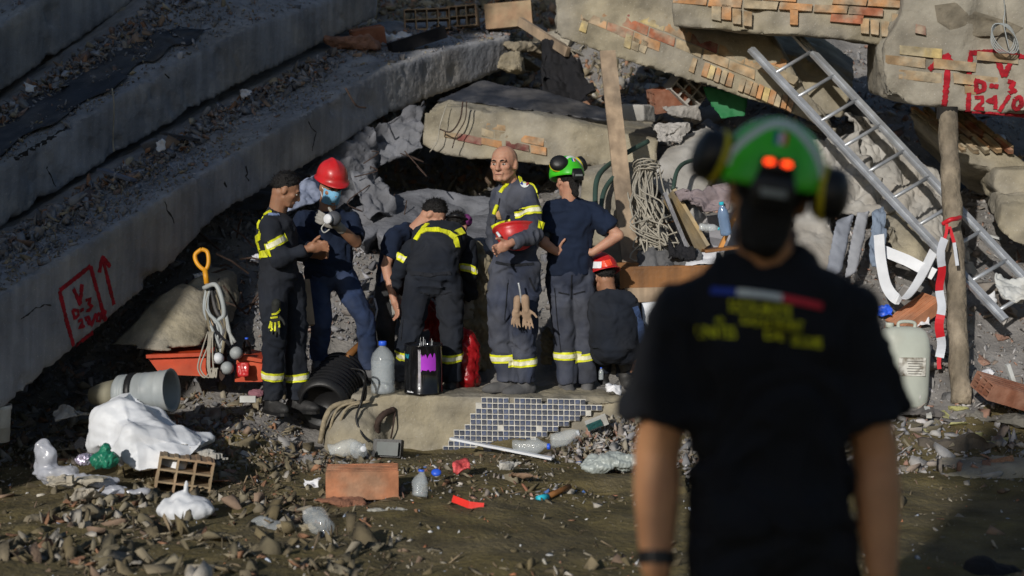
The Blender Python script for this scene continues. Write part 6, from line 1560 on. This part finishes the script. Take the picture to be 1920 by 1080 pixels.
# 3 --- dark haired worker in tee bending down
r3, g3, q3 = person('dark haired man in navy tee bending down behind the bent rescuer', 10.95,
    {'head': (812, 404, 0), 'neck': (776, 430, .03), 'pel': (742, 540, .1), 'mid': (748, 480, .1), 'el': (724, 498, -.12), 'wl': (738, 560, -.22), 'er': (826, 500, .1), 'wr': (850, 540, -.05), 'sl': (742, 446, -.12), 'sr': (800, 440, .2),
     'kl': (722, 620, -.1), 'kr': (772, 620, -.02), 'al': (716, 690, .1), 'ar': (762, 695, .1)},
    (.72, -.2, -.66), (.65, -.45, -.2), dict(top=tee, bottom=mat('trousers_grey', (.035, .036, .038), .9, .2, 6, .3, 150), short=True, sl_len=.7, hair=dict(front=.06, seed=7), seed=31, boots=boot_m, head_up=(.5, 0, .9),
    hand_l=dict(dir=(.3, -.2, -1), side=(.5, -.8, 0), curl=.5)))
ribbon(bvh_of(q3['bottom']), [(703, 560), (708, 580), (704, 600)], .012, 'white_lace', white_pl, q3['bottom'], .008, 4, 10.8)

# 4 --- rescuer bent forward, seen from behind
r4, g4, q4 = person('rescuer in dark coverall bent forward away from the viewer, yellow stripes across the back', 10.4,
    {'head': (856, 428, .62), 'neck': (832, 438, .46), 'pel': (808, 528, .04), 'mid': (818, 466, .17), 'sl': (772, 468, .34), 'sr': (874, 462, .36), 'el': (752, 500, .33), 'wl': (738, 548, .40), 'er': (880, 512, .34), 'wr': (880, 566, .42),
     'hl': (783, 536, .03), 'hr': (838, 536, .05), 'kl': (768, 632, -.05), 'kr': (846, 632, -.02), 'al': (756, 716, .0), 'ar': (848, 716, .02)},
    (.25, .75, -.65), (.1, .8, -.6), dict(top=navy, bottom=navy, coverall=True, face=False, hair=dict(front=.06, seed=9), calf_bands='lr', calf_t=.42, seed=41, lside=1, loose=1.12, girth=1.1, fold=.014,
    hand_l=dict(glove=glove_g, dir=(.2, .2, -1), side=(1, 0, 0), curl=.4), hand_r=dict(glove=glove_g, dir=(-.1, .1, -1), side=(-1, 0, 0), curl=.4), foot_l=(-.2, 1, 0), foot_r=(.15, 1, 0)))
bv = bvh_of(q4['top'])
ribbon(bv, [(779, 450), (788, 436), (800, 431), (822, 431), (842, 437), (854, 448), (858, 464)], .04, 'reflective_band', hiviz, q4['top'], .008, 4, 10.6)
ribbon(bv, [(788, 437), (796, 426), (802, 420)], .04, 'reflective_band', hiviz, q4['top'], .009, 4, 10.8)
ribbon(bv, [(848, 442), (858, 437), (868, 433)], .055, 'reflective_band', hiviz, q4['top'], .009, 4, 10.8)
for pts in ([(739, 477), (749, 482), (760, 488)], [(862, 500), (880, 503), (896, 511)]):
    ribbon(bv, pts, .058, 'reflective_band', hiviz, q4['top'], .010, 4, 10.7); ribbon(bv, pts, .026, 'silver_stripe', silver, q4['top'], .013, 4, 10.7)
MB().tube(catmull([g4['head'] + Vector((-.1, 0, .08)), g4['head'] + Vector((0, -.1, .1)), g4['head'] + Vector((.1, 0, .06))]), .012, 6).build('head_strap', black_pl, r4, True)
cp_ = bag('purple_cap', 'small purple cap in front of the bent rescuer head', (874, 414, 11.05), [((0, 0, 0), (.05, .06, .05))], mat('cap_purple', (.14, .02, .12), .8), 64, .2, 2, .008, 'cap')
MB().tube([P(760, 570, 10.5), P(760, 600, 10.5)], .02, 8).build('red_pouch', red_pl, r4, True)
pk = bag('red_pack', 'red plastic rescue pack on the ground between the legs of the bent rescuer', (800, 592, 10.85), [((0, 0, .0), (.12, .1, .12)), ((.08, -.05, -.12), (.06, .06, .12))], red_bag, 65, .3, 2, .01, 'pack')

dk = mat('seam_dark', (.012, .014, .02), .9)
for pts, w_ in (([(770, 512), (808, 516), (845, 512)], .03), ([(786, 548), (804, 552)], .012), ([(826, 552), (846, 548)], .012), ([(756, 600), (752, 640)], .008)):
    ribbon(bv, pts, w_, 'seam', dk, q4['top'], .007, 4, 10.5)
# 5 --- bald man
r5, g5, q5 = person('bald man in dusty blue coverall holding a red helmet and looking towards the viewer', 10.3,
    {'head': (945, 308, -.02), 'neck': (962, 346, .03), 'pel': (966, 500, .03), 'sl': (938, 372, .14), 'sr': (990, 368, -.10), 'el': (928, 445, .17), 'wl': (944, 500, .16), 'er': (1002, 440, -.18), 'wr': (957, 456, -.36),
     'hl': (946, 512, .05), 'hr': (984, 512, -.02), 'kl': (936, 606, .02), 'kr': (984, 610, -.03), 'al': (950, 716, .04), 'ar': (984, 720, -.03)},
    (-.38, -.92, -.06), (-.75, -.65, 0), dict(top=navy_dusty, bottom=navy_dusty, coverall=True, face=True, arm_bands='r', arm_t=.42, calf_bands='lr', calf_t=.6, seed=51, lside=1, loose=1.18, fold=.016, boots=boot_grey, head_s=1.17, voxel=.006,
    hand_r=dict(dir=(-.8, -.2, -.35), side=(-.3, -.2, 1), curl=.85, flip=-1), hand_l=dict(dir=(-.2, -.4, -1), side=(0, -1, 0), curl=.5), foot_l=(-.9, -.5, 0), foot_r=(-.8, -.6, 0)))
bv = bvh_of(q5['top'])
ribbon(bv, [(955, 340), (945, 352), (938, 362)], .03, 'collar_band', hiviz, q5['top'], .008, 3, 10.2)
ribbon(bv, [(974, 332), (988, 331), (1004, 345), (1013, 370)], .022, 'shoulder_band', hiviz, q5['top'], .008, 3, 10.2)
ribbon(bv, [(924, 428), (940, 420), (958, 416)], .04, 'chest_band', hiviz, q5['top'], .008, 3, 10.1)
ribbon(bv, [(1008, 420), (1018, 425)], .06, 'chest_band', hiviz, q5['top'], .008, 3, 10.2)
pt_ = patch(bv, [(984 + 9 * math.cos(a), 343 + 10 * math.sin(a)) for a in np.linspace(0, 6.0, 12)], 'arm_patch', white_pr, q5['top'], .007, 10.2)
patch(bv, [(975, 336), (981, 335), (981, 349), (976, 347)], 'patch_blue', blue_pr, q5['top'], .010, 10.2); patch(bv, [(987, 336), (992, 338), (992, 347), (987, 350)], 'patch_red', red_pl, q5['top'], .010, 10.2)
MB().tube(catmull([P(932, 385, 10.02), P(928, 395, 10.0), P(926, 402, 10.0)]), .014, 8).build('whistle', hiviz, r5, True)
dk = mat('seam_dark', (.012, .014, .02), .9)
for pts, w_ in (([(938, 372), (932, 400), (928, 425)], .01), ([(965, 395), (985, 392)], .012), ([(952, 530), (946, 600)], .006), ([(930, 492), (960, 497), (1000, 495)], .02), ([(992, 520), (1003, 545)], .012)):
    ribbon(bv, pts, w_, 'seam', dk, q5['top'], .006, 4, 10.2)
ribbon(bv, [(933, 398), (937, 410)], .035, 'name_tape', mat('tape_orange', (.5, .3, .15), .8), q5['top'], .008, 3, 10.1)
loose_glove(r5, P(986, 576, 10.06), (.1, -.05, -1), (1, 0, 0), glove_m, .78, .12); loose_glove(r5, P(969, 577, 10.1), (-.1, -.05, -1), (1, .3, 0), glove_m, .72, .25)
MB().tube(catmull([P(972, 530, 10.05), P(975, 545, 10.05), P(978, 568, 10.06)]), .008, 6).build('carabiner', alu, r5, True)
ha = Vector((.25, -.8, -.15)).normalized()
hh = thing('red_helmet', P(968, 462, 10.15), 'red helmet held upside down under the arm of the bald man', 'helmet')
hu = Vector((.1, -.45, -.85)).normalized(); hf = Vector((.95, .2, -.12)); hf = (hf - hu * hf.dot(hu)).normalized()
shl5 = hard_hat('shell', P(966, 434, 10.13), hf, hu, red_pl, hh, 1.05)
MB().tube([P(984, 450, 10.03), P(1000, 444, 10.06)], .010, 8).build('reflective_band', white_pl, hh, True)
MB().tube([P(932, 436, 10.02), P(938, 444, 9.99)], .010, 8).build('reflective_band', white_pl, hh, True)

# 6 --- woman with green helmet, hands on hips
r6, g6, q6 = person('woman in navy tee with green helmet seen from behind, hands on hips', 10.5,
    {'head': (1064, 340, 0), 'neck': (1069, 374, .0), 'pel': (1068, 515, .0), 'sl': (1036, 394, -.02), 'sr': (1108, 396, .0), 'el': (1018, 455, -.12), 'wl': (1046, 474, -.1), 'er': (1160, 441, -.04), 'wr': (1110, 474, -.06),
     'hl': (1048, 528, 0), 'hr': (1090, 528, .02), 'kl': (1058, 618, .0), 'kr': (1094, 616, .03), 'al': (1064, 722, .02), 'ar': (1102, 718, .08)},
    (-.45, .85, -.25), (-.1, 1, 0), dict(top=tee, bottom=navy_dusty, short=True, sl_len=.72, face=False, hair=dict(front=.06, nape=-.09, seed=13), calf_bands='lr', calf_t=.47, seed=61, boots=boot_grey, lside=1, scale=.97, loose=1.08,
    hand_l=dict(dir=(.5, .3, .5), side=(0, -.5, 1), curl=.4), hand_r=dict(dir=(-.8, .2, .1), side=(0, -.3, 1), curl=.4), foot_l=(-.3, 1, 0), foot_r=(.2, 1, 0)))
hb = g6['head'] + q6['u'] * .05; f6 = q6['f']; u6 = q6['u']; rr6 = f6.cross(u6)
rescue_helmet(r6, hb, f6, (u6 + f6 * .1).normalized(), 1.08, (hb - rr6 * .085 - f6 * .055 + u6 * .06, -rr6 * .5 - f6 * .8 + u6 * .2), (hb + rr6 * .118 + u6 * .075 + f6 * .02, rr6 + u6 * .45 - f6 * .35), 1.0, stripes=True)
bag_ = MB().capsule(g6['head'] - f6 * .085 - u6 * .03, g6['head'] - f6 * .09 - u6 * .12, .04, .025); link('hair', rough(union(bag_, .008, 1), .006, 40, 0, 1, 3), hair_m, r6, True)
b6 = bvh_of(q6['bottom'])
for pts, w_ in (([(1047, 548), (1066, 552)], .010), ([(1074, 552), (1096, 546)], .010), ([(1072, 515), (1070, 560)], .008), ([(1040, 540), (1046, 610), (1052, 660)], .006)):
    ribbon(b6, pts, w_, 'seam', dk, q6['bottom'], .006, 4, 10.4)
cuff_band(q6['body'], g6['el'].lerp(P(1036, 398, 10.48), .22), g6['el'] - P(1036, 398, 10.48), .018, 'arm_strap', black_pl, r6, .09, .004)

# 7 --- crouching rescuer with red helmet
r7, g7, q7 = person('crouching rescuer in dark navy jacket with red helmet behind the foreground man arm', 10.45,
    {'head': (1131, 520, .12), 'neck': (1143, 556, .12), 'pel': (1148, 650, -.05), 'mid': (1150, 598, -.02), 'el': (1110, 610, .25), 'wl': (1130, 640, .4), 'er': (1194, 618, .0), 'wr': (1190, 668, .15), 'sl': (1112, 568, .18), 'sr': (1178, 565, .02),
     'hl': (1135, 665, .05), 'hr': (1168, 665, 0), 'kl': (1120, 615, .42), 'kr': (1178, 620, .38), 'al': (1130, 708, .3), 'ar': (1172, 708, .22)},
    (-.5, .75, -.35), (-.2, .95, -.2), dict(top=navy, bottom=navy, face=False, hair=dict(front=.06, seed=15), seed=71, lside=1, loose=1.1, skin=skin_dk, hem=-.05))
hc = g7['head'] + q7['u'] * .045
h7 = hard_hat('red_helmet', hc, q7['f'], q7['u'], red_pl, r7, 1.02)
hv = bvh_of(h7)
ribbon(hv, [(1111, 497), (1128, 497)], .05, 'reflective_band', white_pl, h7, .004, 3, 10.5); ribbon(hv, [(1128, 496), (1146, 492)], .05, 'reflective_band', mat('reflex_red', (.9, .08, .03), .3, .1, 40, .2, 80), h7, .004, 3, 10.5)
ribbon(bvh_of(q7['top']), [(1190, 575), (1200, 600), (1204, 640)], .05, 'sleeve_panel', mat('sleeve_blue', (.04, .07, .16), .9), q7['top'], .008, 4, 10.4)

# 8 --- man in the foreground, seen from behind
r8, g8, q8 = person('man in black tee and green helmet in the foreground, back to the viewer', 3.15,
    {'head': (1440, 368, -.03), 'neck': (1432, 480, .0), 'pel': (1448, 985, .0), 'mid': (1440, 740, .02), 'sl': (1276, 580, .0), 'sr': (1592, 585, .0), 'el': (1232, 850, .02), 'wl': (1230, 1062, -.07), 'er': (1640, 850, .02), 'wr': (1652, 1075, -.06),
     'hl': (1370, 1060, 0), 'hr': (1530, 1060, 0), 'kl': (1365, 1420, .0), 'kr': (1545, 1420, .05), 'al': (1360, 1755, .05), 'ar': (1550, 1755, .12)},
    (.09, .98, -.12), (-.02, 1, 0), dict(top=tee_black, bottom=mat('trousers_black', (.008, .009, .013), .95, .2, 5, .3, 150), short=True, sl_len=.74, face=False, arm_k=1.28, sleeve=.088, hair=dict(front=.06, nape=-.14, seed=17, puff=.08), seed=81, lside=1, skin=skin_fg, head_up=(.16, 0, 1), shoulder=.2, loose=1.06, scale=1.0, fold=.018, girth=1.03, hem=-.06,
    hand_l=dict(dir=(.05, .1, -1), side=(.1, 1, 0), curl=.4), hand_r=dict(dir=(-.05, .1, -1), side=(-.1, 1, 0), curl=.4)))
mb = MB(); mb.capsule(g8['head'] - q8['f'] * .05 - q8['u'] * .0, g8['head'] - q8['f'] * .045 - q8['u'] * .085, .062, .058); link('hair', rough(union(mb, .008, 1), .004, 40, 0, 1, 3), hair_m, r8, True)
f8 = q8['f']; u8 = q8['u']; rr8 = f8.cross(u8); hb = P(1444, 338, 3.12)
rescue_helmet(r8, hb, f8, u8, 1.04, (hb - rr8 * .112 + u8 * .028 - f8 * .015, -rr8 + u8 * .15 - f8 * .25), (hb + rr8 * .108 - u8 * .012 - f8 * .015, rr8 + u8 * .0 - f8 * .25), 1.02, light=True)
bv = bvh_of(q8['top'])
for a, b, m_ in (((1334, 545), (1381, 548), blue_pr), ((1382, 548), (1425, 553), white_pr), ((1425, 553), (1466, 559), white_pr), ((1466, 559), (1540, 574), red_pr)):
    ribbon(bv, [a, b], .015, 'flag_stripe', m_, q8['top'], .004, 4, 3.0)
def print_text(s, cx, cy, slope, w, h, m_, bvh, parent, fall):
    me = text_mesh(s, 1.0); c = coords(me); wx = c[:, 0].max() - c[:, 0].min(); wy = c[:, 1].max() - c[:, 1].min(); out = []
    mx = (c[:, 0].max() + c[:, 0].min()) / 2; my = (c[:, 1].max() + c[:, 1].min()) / 2
    for q in c:
        dx = (q[0] - mx) / wx * w; px = cx + dx; py = cy - (q[1] - my) / wy * h + slope * dx
        hh_ = hit(bvh, px, py, fall); out.append(tuple(hh_[0] + hh_[1] * .004))
    set_coords(me, np.array(out)); return link('lettering', me, m_, parent)
print_text('SECOURISTE', 1424, 579, .11, 118, 22, yell_pr, bv, q8['top'], 3.0)
print_text('SANS', 1418, 603, .12, 56, 15, yell_pr, bv, q8['top'], 3.0); print_text('FRONT', 1478, 609, .12, 54, 17, yell_pr, bv, q8['top'], 3.0)
print_text('*', 1349, 601, 0, 13, 13, yell_pr, bv, q8['top'], 3.0)
print_text('UNITES', 1344, 623, .04, 72, 21, yell_pr, bv, q8['top'], 3.0); print_text('DE', 1452, 628, .1, 38, 15, yell_pr, bv, q8['top'], 3.0); print_text('SECOURS', 1512, 640, .13, 56, 20, yell_pr, bv, q8['top'], 3.0)
a = g8['el'].lerp(g8['wl'], .93); cuff_band(q8['body'], a, g8['wl'] - g8['el'], .014, 'wristband', black_pl, r8, .09, .006)
MB().lathe([(.066, 0), (.07, .004), (.07, .03), (.064, .034)], P(1434, 458, 3.14), (g8['head'] - g8['neck']).normalized(), 20).build('collar_cord', mat('cord_navy', (.012, .015, .03), .9), r8, True)
